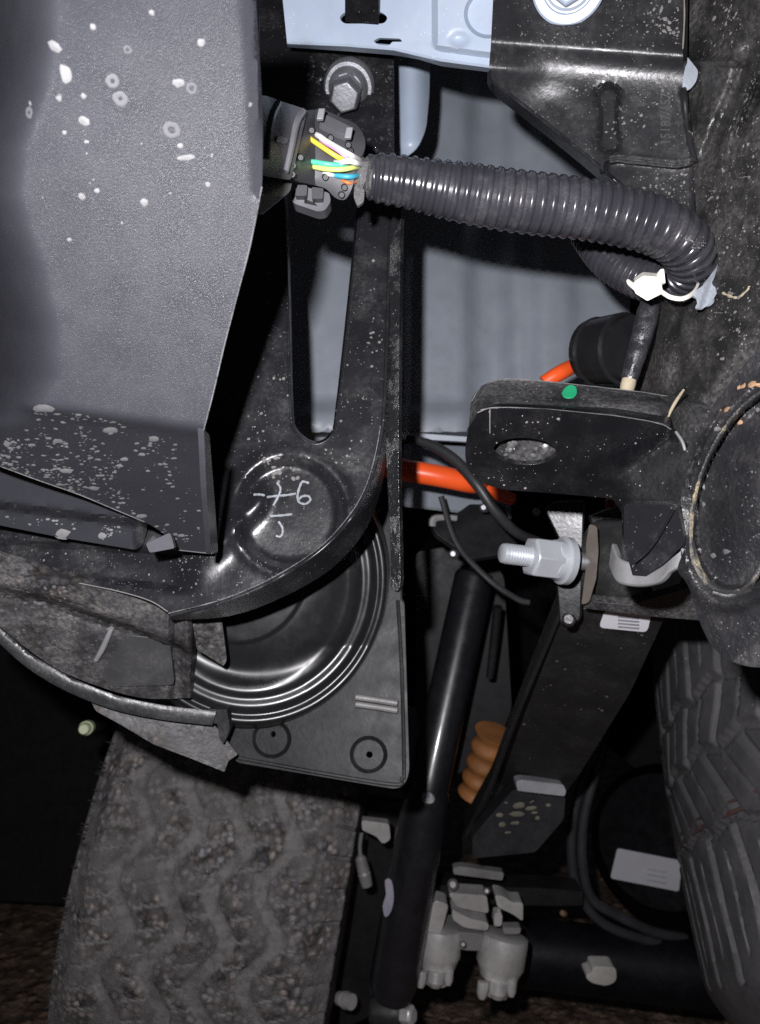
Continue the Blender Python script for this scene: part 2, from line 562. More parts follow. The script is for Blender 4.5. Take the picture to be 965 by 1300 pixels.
# tyres
tyre_m = M('dusty_tyre_rubber', (.17, .163, .162), .75, dust=.8, dcol=(.36, .345, .34), dscale=90, dlo=.36, dhi=.66, speck=.5, sscale=260,
           scol=(.30, .285, .27), bump=1.0, bscale=240, attr='groove', bdist=.0013, stones=(150, 1.3))
tyre2_m = M('worn_tyre_rubber', (.075, .073, .077), .6, dust=.6, dcol=(.14, .136, .142), dscale=50, speck=.12, sscale=160, scol=(.26, .25, .24), bump=.3, bscale=500, attr='groove')
side_m = M('tyre_sidewall_rubber', (.028, .027, .026), .6, dust=.6, dcol=(.085, .08, .075), dscale=40, bump=.3, bscale=200)
ground_m = M('brown_gravel_ground', (.30, .21, .155), .95, dust=.7, dcol=(.26, .19, .14), dscale=25, bump=1.0, bscale=60, speck=.5, sscale=70, scol=(.3, .24, .19), bdist=.01, var=.5, stones=(55, .8))

# ================================================================== setting
V, f = box((0, 6, -.02), (14, 0, 0), (0, 14, 0), (0, 0, .02))
kind(obj('ground', V, f, ground_m, smooth=0), 'structure')
V, f = box((0, 1.95, 1.05), (2.2, 0, 0), (0, .02, 0), (0, 0, .75))
kind(obj('underbody_wall', V, f, deep_black, smooth=0), 'structure')

# ================================================================== grey body panel and the pale crossmember above it
d_panel0 = pl((380, 100, .62), (740, 100, .63), (560, 560, .60))
def d_panel(x, y):
    x = np.asarray(x, float); y = np.asarray(y, float)
    d = d_panel0(x, y)
    d = d + .015 * ss(584, 612, x) * (1 - ss(628, 660, x)) - .008 * ss(668, 696, x) * (1 - ss(714, 742, x))
    d = d + .006 * ss(455, 470, x) * (1 - ss(505, 520, x))
    d = d - .014 * ss(505, 530, y) + .05 * ss(548, 556, y)
    return d
t = thing('body_panel', 'light grey ribbed body panel behind the corrugated wiring conduit', 'body panel', P(560, 560, .6))
V, f = sheet(np.array([(330, 20), (800, 20), (800, 470), (770, 560), (330, 560)]), d_panel, 7, th=.003)
obj('panel_sheet', V, f, grey_panel, t)
V, f = sheet(rounded([(505, 548), (612, 556), (612, 562), (505, 556)], 2), flat(.583), 0, th=.01)
obj('panel_lip', V, f, blue_dim, t, bevel=.0008)
V, f = sheet(rounded([(512, 563), (640, 568), (650, 660), (600, 650), (512, 640)], 5), pl((512, 563, .64), (640, 568, .65), (600, 650, .60)), 10, th=.003)
obj('lower_panel', V, f, grey_panel, t)

def d_strut(x, y):
    x = np.asarray(x, float); y = np.asarray(y, float)
    return .445 + .010 * ((x - 522) / 22.) ** 2 * (1 - .3 * ss(150, 200, y)) + .006 * ss(180, 205, y)
t = thing('flanged_strut', 'short pale grey flanged strut with a rounded foot hanging beside the wet bolt plate', 'strut', P(520, 200, .45))
V, f = sheet(rounded([(496, 50), (547, 50), (546, 120), (542, 165), (530, 192, 14), (508, 204, 10), (494, 200)], 10), d_strut, 5, th=.002)
obj('strut_sheet', V, f, blue_steel, t, bevel=.0008)

def d_cross(x, y):
    x = np.asarray(x, float); y = np.asarray(y, float)
    lip = itp(x, [370, 440, 500, 560, 620], [62, 65, 70, 84, 92])
    d = pl((380, 0, .372), (620, 0, .352), (380, 60, .378))(x, y)
    d = d + .010 * ss(-9, 0, y - lip) ** 2
    d = d - .0035 * ss(548, 556, x) * (1 - ss(lip - 26, lip - 18, y))
    d = d + .002 * np.exp(-(((x - 583) / 11.) ** 2 + ((y - 50) / 8.) ** 2) ** 2)
    d = d + .003 * ss(30, 27, np.hypot(x - 620, y - 18))
    return d
t = thing('crossmember', 'pale grey-blue painted crossmember with two slots along the top edge', 'crossmember', P(500, 60, .37))
oc = [(355, -40, 0), (365, 60, 2), (440, 65), (500, 70), (530, 75), (560, 84), (632, 93, 3), (640, -40, 0)]
lx, ly = [355, 370, 440, 500, 560, 620, 640], np.array([61, 62, 65, 70, 84, 92, 94.])
V, f = sheet(rounded(oc, 6), d_cross, 4, feats=[ln(lx, ly - o_) for o_ in (9.5, 6, 3, 18, 22, 26)] + [ell(620, 18, q, q, 70) for q in (26, 28.5, 31)] + [np.stack([np.full(60, q), np.linspace(-30, 70, 60)], -1) for q in (548, 552, 556)], holes=[rounded([(430, 22), (438, 15), (484, 15), (493, 22), (488, 30), (436, 30)], 5), rounded([(474, 52), (481, 48), (508, 49), (511, 53), (498, 53), (494, 58), (480, 57)], 2)], th=.0025)
obj('rail_sheet', V, f, blue_steel, t, bevel=.0006)
V, f = sheet(ell(486, 52, 30, 12), flat(.40), 0, th=.002)
obj('inner_web', V, f, under_m, t)
t = tag(obj('strap', *sheet(rounded([(438, -40), (481, -40), (481, 31), (438, 28)], 2), pl((438, 0, .362), (481, 0, .358), (460, 30, .366)), 8, th=.0015), ecoat_clean, bevel=.0004),
        'black flat strap passing down through the slot in the pale crossmember', 'strap')

# ================================================================== fork bracket (bolt plate, two legs, curved foot)
d_fork0 = pl((300, 100, .405), (500, 100, .400), (350, 700, .338))
def d_fork(x, y):
    x = np.asarray(x, float); y = np.asarray(y, float)
    d = d_fork0(x, y)
    q = np.hypot((x - 368) / 70., (y - 652) / 72.)
    d = d + .0042 * (1 - ss(.80, 1.02, q)) - .0016 * np.exp(-((q - 1.08) / .10) ** 2)
    # raised knuckle left of the pocket and trough along the foot
    k = (x - 300) * .72 + (y - 665) * .69
    d = d - .005 * np.exp(-((k) / 16.) ** 2) * ss(240, 290, x) * (1 - ss(330, 350, x)) * ss(600, 640, y)
    d = d + .004 * ss(255, 215, x) * ss(690, 700, y - (x - 120) * .06) * (1 - ss(728, 738, y - (x - 120) * .14))
    # rim of the slot turned in
    return d
slot = crv([(360, 205), (361, 280), (364, 400), (367, 520), (374, 550), (400, 566), (424, 552), (431, 515), (440, 440), (450, 350), (458, 270), (462, 205), (410, 190)], 5, True)
edgeA = crv([(500, 262), (493, 300), (489, 420), (485, 520), (478, 572), (463, 622), (438, 662), (400, 700), (340, 737), (280, 762), (214, 779)], 6)
outl = np.vstack([[(330, -40), (500, -40)], edgeA, crv([(213, 777), (190, 763), (150, 751), (90, 738), (50, 723), (0, 709), (-40, 700)], 3), [(-40, 560), (180, 560), (250, 470), (300, 330), (330, 200)]])
t = fork = thing('fork_bracket', 'black pressed steel fork bracket with a tall slot and pale paint marker writing', 'bracket', P(300, 770, .34))
V, f = sheet(outl, d_fork, 5, holes=[slot], th=.0025)
obj('bracket_plate', V, f, ecoat, t, bevel=.0007)
# slot rim and outer edge turned back
sl = np.array(slot)
cs = sl.mean(0)
A = Pn(sl[:, 0], sl[:, 1], d_fork(sl[:, 0], sl[:, 1]) - .0006)
si = cs + (sl - cs) * np.array([.93, .985])
B = Pn(si[:, 0], si[:, 1], d_fork(sl[:, 0], sl[:, 1]) + .012)
A = np.vstack([A, A[:1]]); B = np.vstack([B, B[:1]])
V, f = ribbon(A, B, .0012)
obj('slot_rim', V, f, ecoat, t, bevel=.0004)
eb = crv([(509, 262), (499, 300), (495, 420), (491, 520), (487, 580), (474, 640), (452, 684), (412, 724), (352, 757), (290, 778), (216, 783)], 6)
A = Pn(edgeA[:, 0], edgeA[:, 1], d_fork(edgeA[:, 0], edgeA[:, 1]) - .0004)
B = Pn(eb[:, 0], eb[:, 1], d_fork(edgeA[:, 0], edgeA[:, 1]) + .018)
V, f = ribbon(A, B, .0018)
obj('edge_flange', V, f, ecoat, t, bevel=.0005)
q = edgeA[len(edgeA) // 3:]
V, f = tube(Pn(q[:, 0] - .3, q[:, 1] - .3, d_fork(q[:, 0], q[:, 1]) - .0002), (.75 + .35 * np.sin(np.arange(len(q)) * 1.3) * np.sin(np.arange(len(q)) * .37)) / F * .34, 6)
obj('pale_edge_bead', V, f, M('painted_wet_glint', (.20, .20, .205), .25, dust=1.0, dcol=(.02, .02, .021), dscale=120, dlo=.36, dhi=.50), t)  # pale patches paint the wet glints along the flange edge
q = np.array([(213, 776.5), (190, 762.5), (150, 750.5), (90, 737.5), (50, 722.5), (0, 708.5), (-40, 699.5)])
q = crv(q, 5)
V, f = tube(Pn(q[:, 0], q[:, 1], d_fork(q[:, 0], q[:, 1]) - .0002), .8 / F * .34, 6)
obj('pale_edge_bead', V, f, M('pale_edge_line', (.17, .165, .16), .6, dust=.7, dcol=(.06, .06, .06), dscale=90), t)  # pale bead along the foot's lower border
# hanging bolt: washer + hex head
bt = bpy.data.objects.new('bolt', None); COL.objects.link(bt); bt.parent = t; bt.location = P(443, 110, .402) - t.location
b0 = P(444, 108, .4015); b1 = P(437, 124, .383)
axis = (b1 - b0)
V, f = lathe(b0, b0 + axis * .25, [(0, 32 / F * .402), (.7, 32 / F * .402), (1, 29 / F * .402)], 36)
obj('washer', V, f, zinc_dull, bt)
V, f = lathe(b0 + axis * .2, b0 + axis * .45, [(0, 27 / F * .38), (.5, 26 / F * .38), (1, 20 / F * .38)], 32)
obj('head_flange', V, f, zinc_dull, bt)
V, f = lathe(b0 + axis * .3, b1, [(0, 22 / F * .375), (.85, 22 / F * .37), (1, 18.5 / F * .37)], 6, .2)
obj('hex_head', V, f, zinc_dull, bt, bevel=.0005)
# droplets and grit lying on it
dr = spread([(385, 70), (498, 80), (498, 205), (440, 170), (380, 150)], 120, .9, 3.4, dens=lambda x, y: 0 if math.hypot(x - 443, y - 110) < 36 else 1)
kind(obj('water_droplets', *dome_set(dr, d_fork, hf=.6), water, t), 'stuff')
gr = spread([(300, 420), (360, 300), (366, 520), (330, 580), (290, 560)], 70, .6, 2.2) + spread([(440, 420), (490, 270), (484, 520), (440, 600), (400, 580)], 90, .6, 2.4) \
    + spread([(330, 575), (375, 575), (380, 612), (340, 612)], 60, .8, 3.2) + spread([(220, 700), (420, 680), (340, 735), (220, 770)], 90, .5, 1.6) \
    + spread([(0, 690), (260, 700), (200, 755), (60, 720)], 60, .5, 1.8)
kind(obj('dirt_specks', *dome_set(gr, d_fork, seg=6), grit, t), 'stuff')
# written with a paint marker
def cp(x, y): return (300 + x / 4.386, 560 + y / 4.386)
marks = [[(98, 298), (130, 297), (158, 302)], [(172, 312), (225, 305), (285, 300), (332, 292)], [(228, 232), (246, 262), (238, 300), (206, 360)],
         [(406, 234), (370, 226), (353, 256), (341, 305), (350, 340), (385, 350), (413, 328), (400, 306), (368, 308), (348, 324)],
         [(188, 418), (250, 414), (312, 407)], [(236, 448), (256, 480), (258, 512), (245, 532), (222, 528)]]
V, f = join(*[stroke([cp(*q) for q in mk], d_fork, 1.55) for mk in marks])
obj('marker_writing', V, f, chalk, t)
kind(obj('edge_droplets', *dome_set([(496 + random.uniform(-3, 2), random.uniform(80, 200), random.uniform(.8, 2.6), 1, 0) for _ in range(22)], d_fork, hf=.6), water, t), 'stuff')

# ================================================================== mottled seal strip right of the bracket
d_seal = pl((498, 280, .372), (508, 280, .370), (500, 750, .352))
t = tag(obj('seal_strip', *sheet(np.vstack([crv([(510, 258), (508, 330), (506, 560), (508, 700), (508, 742), (502, 752)], 4), crv([(496, 745), (495, 680), (491, 600), (489, 520), (492, 400), (496, 300), (500, 258)], 4)]), d_seal, 4, th=.004), seal_m, bevel=.0008),
        'narrow mottled black strip standing upright along the right side of the fork bracket', 'seal strip')

# ================================================================== splash shield and duct, lower left
def d_plate(x, y):
    x = np.asarray(x, float); y = np.asarray(y, float)
    d = pl((300, 900, .425), (510, 780, .425), (500, 1000, .40))(x, y)
    for cx, cy, r in ((468, 958, 24), (345, 938, 25)):
        q = np.hypot(x - cx, y - cy)
        d = d + .0035 * (1 - ss(r - 5, r, q))
    d = d + .002 * ss(12, 6, 520 - x + (y - 1000) * .03) * 0
    return d
t = thing('duct_shell', 'glossy black rounded duct shell on a flat plastic corner plate', 'air duct', P(420, 1000, .41))
V, f = sheet(rounded([(285, 700, 0), (498, 640, 2), (513, 752, 3), (520, 985, 16), (508, 1003, 14), (300, 968, 6), (285, 940, 4)], 4), d_plate, 5, feats=[ell(468, 958, q, q, 60) for q in (24, 22.2, 20.5, 18.8)] + [ell(345, 938, q, q, 60) for q in (25, 23.2, 21.5, 19.8)],
             holes=[ell(469, 958, 4.2, 4.2, 12), ell(347, 932, 3.2, 4, 12)], th=.003)
obj('corner_plate', V, f, duct_plate, t, bevel=.001)
pe = crv([(302, 962), (400, 980), (500, 996), (510, 988), (513, 975), (510, 850), (505, 762)], 5)
V, f = tube(Pn(pe[:, 0], pe[:, 1], d_plate(pe[:, 0], pe[:, 1]) - .0006), .0011, 8)
obj('plate_bead', V, f, duct_plate, t)
for (y0, y1) in ((888, 897), (897, 906)):
    V, f = ptube([(452, y0 - 3, .4115, 4), (480, y0 + 1, .4095, 4), (505, y0 + 5, .4075, 4.2)], 4, 10)
    obj('rib', V, f, M('pale_scuffed_plastic', (.16, .158, .155), .5, bump=.5, bscale=300) if y0 == 888 else bpy.data.materials['pale_scuffed_plastic'], t)
def d_shell(x, y):
    x = np.asarray(x, float); y = np.asarray(y, float)
    q = np.hypot((x - 318) / 178., (y - 735) / 190.)
    d = .402 + 0 * x
    d = d + .004 * ss(.40, .70, q) + .0035 * ss(.70, .80, q) - .0012 * np.exp(-((q - .765) / .036) ** 2) \
        - .0011 * np.exp(-((q - .845) / .034) ** 2) + .003 * ss(.86, .92, q) - .0022 * np.exp(-((q - .945) / .036) ** 2) + .018 * ss(.965, 1.0, q)
    d = d + (-1.25e-4 * np.clip(y - 820, 0, 200) + .35e-4 * np.clip(x - 318, -200, 70)) * ss(.56, .78, q)
    d = d + .0015 * ss(.50, .52, np.hypot((x - 300) / 178., (y - 720) / 190.))
    return d
na, nq = 220, 90
aa = np.linspace(math.radians(-66), math.radians(128), na)
qq = np.linspace(.02, 1.0, nq) ** .8
AA, QQ = np.meshgrid(aa, qq, indexing='ij')
sx, sy = 318 + 178 * QQ * np.cos(AA), 735 + 190 * QQ * np.sin(AA)
sd = d_shell(sx, sy)
V = np.vstack([Pn(sx, sy, sd).reshape(-1, 3), Pn(sx, sy, sd + .0025).reshape(-1, 3)])
f, nv = [], na * nq
for a_ in range(na - 1):
    for q_ in range(nq - 1):
        k_ = a_ * nq + q_
        f += [(k_, k_ + 1, k_ + nq + 1, k_ + nq), (nv + k_, nv + k_ + nq, nv + k_ + nq + 1, nv + k_ + 1)]
    k_ = a_ * nq + nq - 1
    f.append((k_, nv + k_, nv + k_ + nq, k_ + nq))
obj('shell', V, f, duct_plastic, t, smooth=80)
V, f = sheet(rounded([(244, 788), (282, 790), (288, 838), (284, 846), (262, 832), (250, 825)], 3), pl((244, 788, .372), (282, 790, .374), (270, 840, .378)), 6, th=.003)
obj('tab', V, f, mud_plastic, t, bevel=.0006)

def d_shield(x, y):
    x = np.asarray(x, float); y = np.asarray(y, float)
    d = pl((0, 780, .352), (240, 800, .368), (150, 890, .385))(x, y)
    up = itp(x, [0, 80, 170, 250], [748, 765, 800, 830])
    d = d - .010 * (1 - ss(-6, 6, y - up)) * ss(262, 235, x)
    d = d + .016 * ss(214, 222, x) * (1 - ss(226, 240, x)) * .4 + .03 * ss(240, 252, x)
    d = d + .012 * np.exp(-(((x - 122) * .95 + (y - 786) * -.3) / 45.) ** 2 - (((y - 786) - (x - 122) * .33) / 3.2) ** 2)
    return d
t = thing('splash_shield', 'mud-dusted grey splash shield with a curved lip above the big zigzag-tread tyre', 'splash shield', P(150, 900, .38))
V, f = sheet(np.vstack([[(-40, 690), (0, 705)], crv([(90, 732), (150, 745), (190, 757), (213, 775), (245, 788)], 3), [(250, 835), (250, 884)],
                        crv([(250, 886), (180, 886), (110, 866), (60, 842), (0, 795), (-40, 750)], 4)]), d_shield, 4, th=.003)
obj('shield_body', V, f, mud_plastic, t, bevel=.0008)
lipx, lipy = [-40, 0, 40, 90, 150, 210, 272], [768, 806, 841, 870, 893, 905, 912]
def d_lipb(x, y):
    q = (np.asarray(y, float) - itp(x, lipx, lipy)) / 10.
    return itp(x, [-40, 272], [.3735, .3905]) - 0.0013 * np.sqrt(np.clip(1 - q ** 2, 0, 1)) + .002 * np.clip(np.abs(q) - .9, 0, 1)
lx_ = np.linspace(-40, 270, 60)
lyc = crv(list(zip(lipx, lipy)), 8)
V, f = sheet(np.vstack([lyc + [2.5, -9], (lyc + [-2.5, 9])[::-1]]), d_lipb, 4, th=.003, feats=[lyc + [2, -7], lyc + [1, -4], lyc, lyc + [-1, 4], lyc + [-2, 7]])
obj('curved_lip', V, f, M('dusty_grey_lip_plastic', (.026, .026, .028), .36, dust=.5, dcol=(.13, .127, .125), dscale=50, dlo=.38, bump=.5, bscale=300), t)
V, f = sheet(rounded([(264, 900), (288, 901), (292, 925), (284, 945), (278, 938), (276, 918), (264, 918)], 3), flat(.392), 0, th=.012)
obj('clip', V, f, duct_plate, t, bevel=.0008)
V, f = sheet(rounded([(112, 884), (150, 894), (215, 912), (272, 920), (292, 945), (302, 958, 2), (290, 966, 2), (285, 980, 2), (240, 962), (195, 945), (150, 918), (122, 903)], 5),
             pl((112, 884, .392), (290, 930, .402), (280, 978, .398)), 6, th=.003)
obj('lower_flange', V, f, mud_plastic, t, bevel=.0008)
V, f = ptube([(142, 797, .362, 3), (131, 822, .3655, 3.8), (122, 838, .369, 3)], 4, 10)
obj('bright_bead', V, f, M('scuffed_grey_plastic', (.22, .22, .23), .35), t)
V, f = sheet(rounded([(160, 806), (215, 812), (222, 870), (140, 872), (128, 858)], 8), pl((160, 806, .3655), (215, 812, .3685), (150, 870, .379)), 8, th=.002)
obj('panel', V, f, M('smooth_dusty_plastic', (.045, .045, .047), .45, dust=.6, dcol=(.12, .117, .115), dscale=40, bump=.3), t, bevel=.0006)
def mudd(x, y): return .25 + .75 * (noise.noise(Vector((x * .02, y * .02, 3))) > 0)
mb = spread([(0, 735), (90, 745), (170, 790), (110, 850), (50, 835), (0, 790)], 110, .6, 3, dens=mudd) + spread([(170, 760), (215, 780), (245, 850), (235, 880), (200, 870)], 60, .6, 2.6)
kind(obj('mud_clods', *dome_set(mb, d_shield, seg=7, jit=.3), M('dried_mud', (.09, .086, .084), .9, var=.35, bump=.5), t), 'stuff')

# ================================================================== near grained trim panel, left
def d_trim(x, y):
    x = np.asarray(x, float); y = np.asarray(y, float)
    d = .176 + 1.33e-4 * y - 1e-8 * y * np.abs(y)
    d = d + (x - 160) * .00004
    crease = itp(x, [-40, 20, 60, 260], [512, 510, 518, 546])
    d = d + .056 * np.clip((y - crease + 6) / 160., 0, 2) ** 1.0 * ss(-10, 14, y - crease)
    xe = itp(y, [-40, 60, 110, 150, 190, 250, 290, 340, 420, 480, 510, 540, 720], [46, 42, 34, 20, 4, -2, 8, 26, 44, 46, 30, 0, -40])
    tt = np.clip((xe + 34 - x) / 88., 0, 3.2)
    d = d + .040 * np.where(tt < 1, tt ** 2, 2 * tt - 1)  # shade of the dark left patch is put into the shape
    re = itp(y, [-40, 0, 120, 250, 260], [302, 304, 312, 318, 360])
    q = np.clip((x - re) / 14., 0, 2)
    d = d + .0012 * q + .045 * np.clip(q - 1.25, 0, 1) ** 2
    return d
t = trim = thing('bumper_trim_panel', 'large near grey-black grained trim panel with dried water spots on the left', 'trim panel', P(270, 700, .28))
oT = [(-45, -40, 0), (322, -40, 0), (329, 60), (334, 150), (333, 235, 8), (318, 312, 6), (285, 440), (259, 548, 3), (264, 620), (271, 703, 2), (215, 697, 1), (213, 684, 2), (205, 675, 5), (185, 663), (100, 628), (0, 592), (-45, 576, 0)]
V, f = sheet(rounded(oT, 10), d_trim, 5, th=.0022)
obj('panel_face', V, f, trim_plastic, t, bevel=.0005)
V, f = sheet(rounded([(259, 545), (266, 552), (273, 640), (277, 700), (268, 704), (262, 620)], 1), pl((259, 545, .236), (266, 552, .246), (270, 700, .30)), 0, th=.002)
obj('return_edge', V, f, trim_edge, t, bevel=.0004)
def d_lip(x, y):
    x = np.asarray(x, float); y = np.asarray(y, float)
    return .303 + (y - 600) * .00018 + .010 * ss(-4, 8, y - (640 + x * .13)) + .012 * ss(168, 186, x)
V, f = sheet(rounded([(-45, 560, 0), (120, 600, 0), (186, 640, 3), (187, 672, 6), (181, 694, 6), (172, 698), (80, 683), (0, 667), (-45, 658, 0)], 4), d_lip, 5, th=.0025)
obj('lower_lip', V, f, trim_plastic, t, bevel=.0006)
V, f = sheet(rounded([(185, 690), (216, 676), (222, 696), (190, 702)], 3), flat(.305), 0, th=.003)
obj('clip_tab', V, f, trim_edge, t, bevel=.0005)
eg = M('edge_highlight_plastic', (.15, .15, .155), .4, dust=1.0, dcol=(.03, .03, .033), dscale=110, dlo=.40, dhi=.56)  # bright edge line put into the colour as a broken pale bead
for pts_ in (((258.5, 548), (261, 585), (264, 625), (268, 665), (270.5, 702)), ((270, 703), (242, 700), (215, 697)), ((184, 662.5), (142, 645), (100, 627.5), (50, 610), (0, 591.5), (-40, 577)),
             ((333, 237), (318, 312), (302, 374), (285, 440), (272, 496), (259, 547))):
    q = crv(pts_, 8)
    V, f = tube(Pn(q[:, 0] - .5, q[:, 1], d_trim(q[:, 0] - 1, q[:, 1]) - .0001), .8 / F * .26, 6)
    obj('edge_line', V, f, eg, t)
# water spots: rings, blotches and a dense splash on the lower slope
def ring_set(items, dfun, seg=14):
    V, Fs = [], []
    for (x, y, r, w) in items:
        p, n, u = fnormal(dfun, x, y); v = n.cross(u); R = r / F * p.y
        o = len(V)
        prof = [(1, -.04), (.88, .10), (.7, .10), (w, .0)]
        jt = [1 + random.uniform(-.1, .1) for _ in range(seg)]
        for (rr, hh) in prof:
            for k in range(seg):
                a = 2 * math.pi * k / seg
                V.append(tuple(p + n * (hh * R * .3 + .00004) + u * (math.cos(a) * R * rr * jt[k]) + v * (math.sin(a) * R * rr * jt[k])))
        for q in range(3):
            for k in range(seg):
                Fs.append((o + q * seg + k, o + q * seg + (k + 1) % seg, o + (q + 1) * seg + (k + 1) % seg, o + (q + 1) * seg + k))
    return np.array(V), Fs
rings = [(143, 103, 8.5, .35), (153, 125, 9, .3), (37, 143, 7, .3), (218, 165, 10, .45), (162, 63, 5, .5), (76, 122, 3, .3), (243, 112, 7, .5)]
kind(obj('water_rings', *ring_set(rings, d_trim), residue, t), 'stuff')
blots = [(84, 94, 9, 1.5, 1.6), (70, 60, 7, 1.3, 2.5), (107, 154, 7, 1.2, 2.7), (226, 105, 6, 1.5, .1), (256, 54, 5, 1.2, .1), (183, 257, 5, 1.2, 0), (236, 200, 4, 3, .1), (229, 185, 3.5, 1.2, 0), (123, 242, 3.5, 1.2, 0),
         (264, 234, 3.4, 1.2, 0), (104, 249, 4.5, 1.3, 2.5), (110, 180, 2.2, 1.5, 0), (118, 34, 4, 1, 0), (82, 168, 3, 1, 0), (38, 131, 3, 1, 0), (88, 304, 2.6, 1.3, 0), (318, 133, 3, 1.2, 1), (193, 16, 4, 1, 0), (106, 122, 4, 1, 0), (75, 125, 4, 1, 0)]
blots += spread([(20, 160), (300, 120), (290, 300), (60, 300)], 40, .6, 1.6)
kind(obj('dried_spots', *dome_set(blots, d_trim, rings=2, seg=14, hf=.13, jit=.2), residue_lt, t), 'stuff')
def sdens(x, y):
    return .15 + .85 * max(0, 1 - ((x - 95) / 150.) ** 2) * (1 if y > 512 + x * .13 else .25)
sp = spread([(0, 545), (30, 512), (130, 532), (235, 560), (262, 690), (222, 690), (190, 660), (0, 590)], 900, .6, 3.6, dens=sdens, st=(1, 1.9), an=(.1, .6), pw=2.4)
sp += [(55, 519, 9, 1.8, .35), (142, 546, 9, 1.7, .35), (73, 560, 6.5, 1.4, .5), (195, 557, 8, 1.3, .5), (40, 565, 5.5, 1.4, .4), (158, 583, 5, 1.8, .5), (80, 536, 4.5, 1.2, 0), (180, 577, 5, 1.2, .2), (120, 655 - 35, 6, 1.6, .3), (180, 655, 6, 1.6, .3), (85, 598, 8, 1.6, .3), (10, 580, 4, 1.3, .3), (230, 680, 4, 1.8, .2), (222, 684, 3.5, 1.2, .2)]
kind(obj('splash_spots', *dome_set(sp, d_trim, rings=2, seg=9, hf=.05, jit=.22), residue_lt, t), 'stuff')
sp = spread([(0, 640), (165, 655), (178, 692), (80, 680), (0, 662)], 130, .6, 2.6, st=(1, 1.8), an=(.1, .5)) + [(80, 677, 9, 1.4, .2), (130, 680, 6, 1.3, .2)]
kind(obj('lip_spots', *dome_set(sp, d_lip, rings=2, seg=8, hf=.05, jit=.22), residue_lt, t), 'stuff')

# ================================================================== mounting bracket, upper right
def d_mb(x, y):
    x = np.asarray(x, float); y = np.asarray(y, float)
    d = pl((620, 80, .348), (880, 80, .330), (760, 210, .338))(x, y)
    cr = 54 + (x - 620) * .075
    uu = np.logaddexp(0, (y - cr) / 2.6) * 2.6
    d = d - .0095 * np.exp(-uu / 24.) + .0028 * np.exp(-((y - cr - 32) / 14.) ** 2) * ss(700, 640, x)
    d = d + .0018 * (1 - ss(.25, 1.0, np.hypot((x - 696) / 52., (y - 148) / 48.)))
    # pill shaped rib
    yy = np.clip(y, 122, 182)
    w = 17 - 5 * np.sin((yy - 122) / 60. * math.pi)
    q = np.hypot((x - 773 - (y - 150) * .03) / w, (y - yy) / 14.)
    d = d - .0035 * (1 - ss(.55, 1.0, q)) + .0012 * np.exp(-((q - 1.08) / .12) ** 2)
    # lower edge step
    le = itp(x, [770, 785, 860, 880, 893], [206, 204, 212, 208, 196])
    d = d + .0075 * ss(-3, 3, y - le) * ss(766, 774, x) - .0022 * np.exp(-((y - le + 2) / 4.) ** 2) * ss(766, 774, x)
    # the fold at right
    fx = itp(y, [-40, 70, 115, 210], [869, 867, 868, 883])
    d = d - .0045 * np.exp(-((x - fx) / 4.) ** 2) * ss(110, 125, y) + .004 * ss(0, 5, x - fx)
    # chamfered left edge
    ed = (x - 620) * .63 - (y - 98) * .777
    return d
t = mbk = thing('mounting_bracket', 'black folded steel mounting bracket with a big pale washer on its top edge', 'bracket', P(760, 240, .34))
lex = np.array([770, 785, 860, 880, 893]); ley = np.array([206, 204, 212, 208, 196.])
oM = [(628, -40, 0), (623, 60, 2), (620, 96, 8), (640, 116), (700, 163), (760, 212), (800, 246, 3), (830, 285, 3), (887, 285, 0), (884, 205), (872, 110), (874, -40, 0)]
def pill(k):
    return np.array([(773 + 17 * k * (1 - .28 * (1 - abs(math.sin(a)))) * math.cos(a) + (0), 150 + (28 + 16 * k) * math.sin(a)) for a in np.linspace(0, 6.28, 70)])
V, f = sheet(rounded(oM, 6), d_mb, 3.5, th=.002, feats=[ln([615, 885], [54 + o_, 54 + 265 * .075 + o_], 3) for o_ in (-2, 4, 9, 14, 19, 24, 30, 36)] + [ln(lex, ley + o_, 2.5) for o_ in (-4, -2, 0, 2, 4)] + [pill(.55), pill(.75), pill(1.0), pill(1.2)])
obj('bracket_plate', V, f, ecoat_dirty if False else M('dirt_flecked_black_steel', (.018, .018, .020), .33, dust=.5, dcol=(.13, .126, .122), dscale=30, dlo=.46, dhi=.78, speck=.4, sscale=700, scol=(.3, .29, .28), bump=.35, bscale=450), t, bevel=.0005)
eL = crv([(619, 90), (622, 102), (640, 117), (700, 164), (760, 213), (800, 247)], 5)
eM = crv([(622, 100), (628, 112), (646, 128), (705, 174), (763, 222), (800, 255)], 5)
A = Pn(eL[:, 0], eL[:, 1], d_mb(eL[:, 0], eL[:, 1]) - .0003); B = Pn(eM[:, 0] - 4, eM[:, 1] + 5, d_mb(eL[:, 0], eL[:, 1]) + .012)
V, f = ribbon(A, B, .0016)
obj('turned_edge', V, f, ecoat, t, bevel=.0004)
bt = bpy.data.objects.new('bolt', None); COL.objects.link(bt); bt.parent = t; bt.location = P(722, -16, .333) - t.location
c0 = P(723, -22, .3255); ax = fnormal(pl((620, 0, .338), (880, 0, .321), (760, 40, .334)), 722, 0)[1]
s = .333 / F
V, f = lathe(c0 - ax * .002, c0 + ax * .0022, [(0, 46 * s), (.8, 46 * s), (1, 43.5 * s), (1, 34 * s), (.75, 32 * s), (.75, 5 * s)], 48)
obj('washer', V, f, blue_steel, bt)
V, f = lathe(c0 + ax * .001, c0 + ax * .0032, [(0, 30 * s), (.6, 30 * s), (1, 27 * s)], 40)
obj('head_flange', V, f, blue_dim, bt)
V, f = lathe(c0 + ax * .002, c0 + ax * .010, [(0, 27 * s), (.85, 27 * s), (1, 23 * s)], 6, .35)
obj('hex_head', V, f, blue_steel, bt, bevel=.0005)
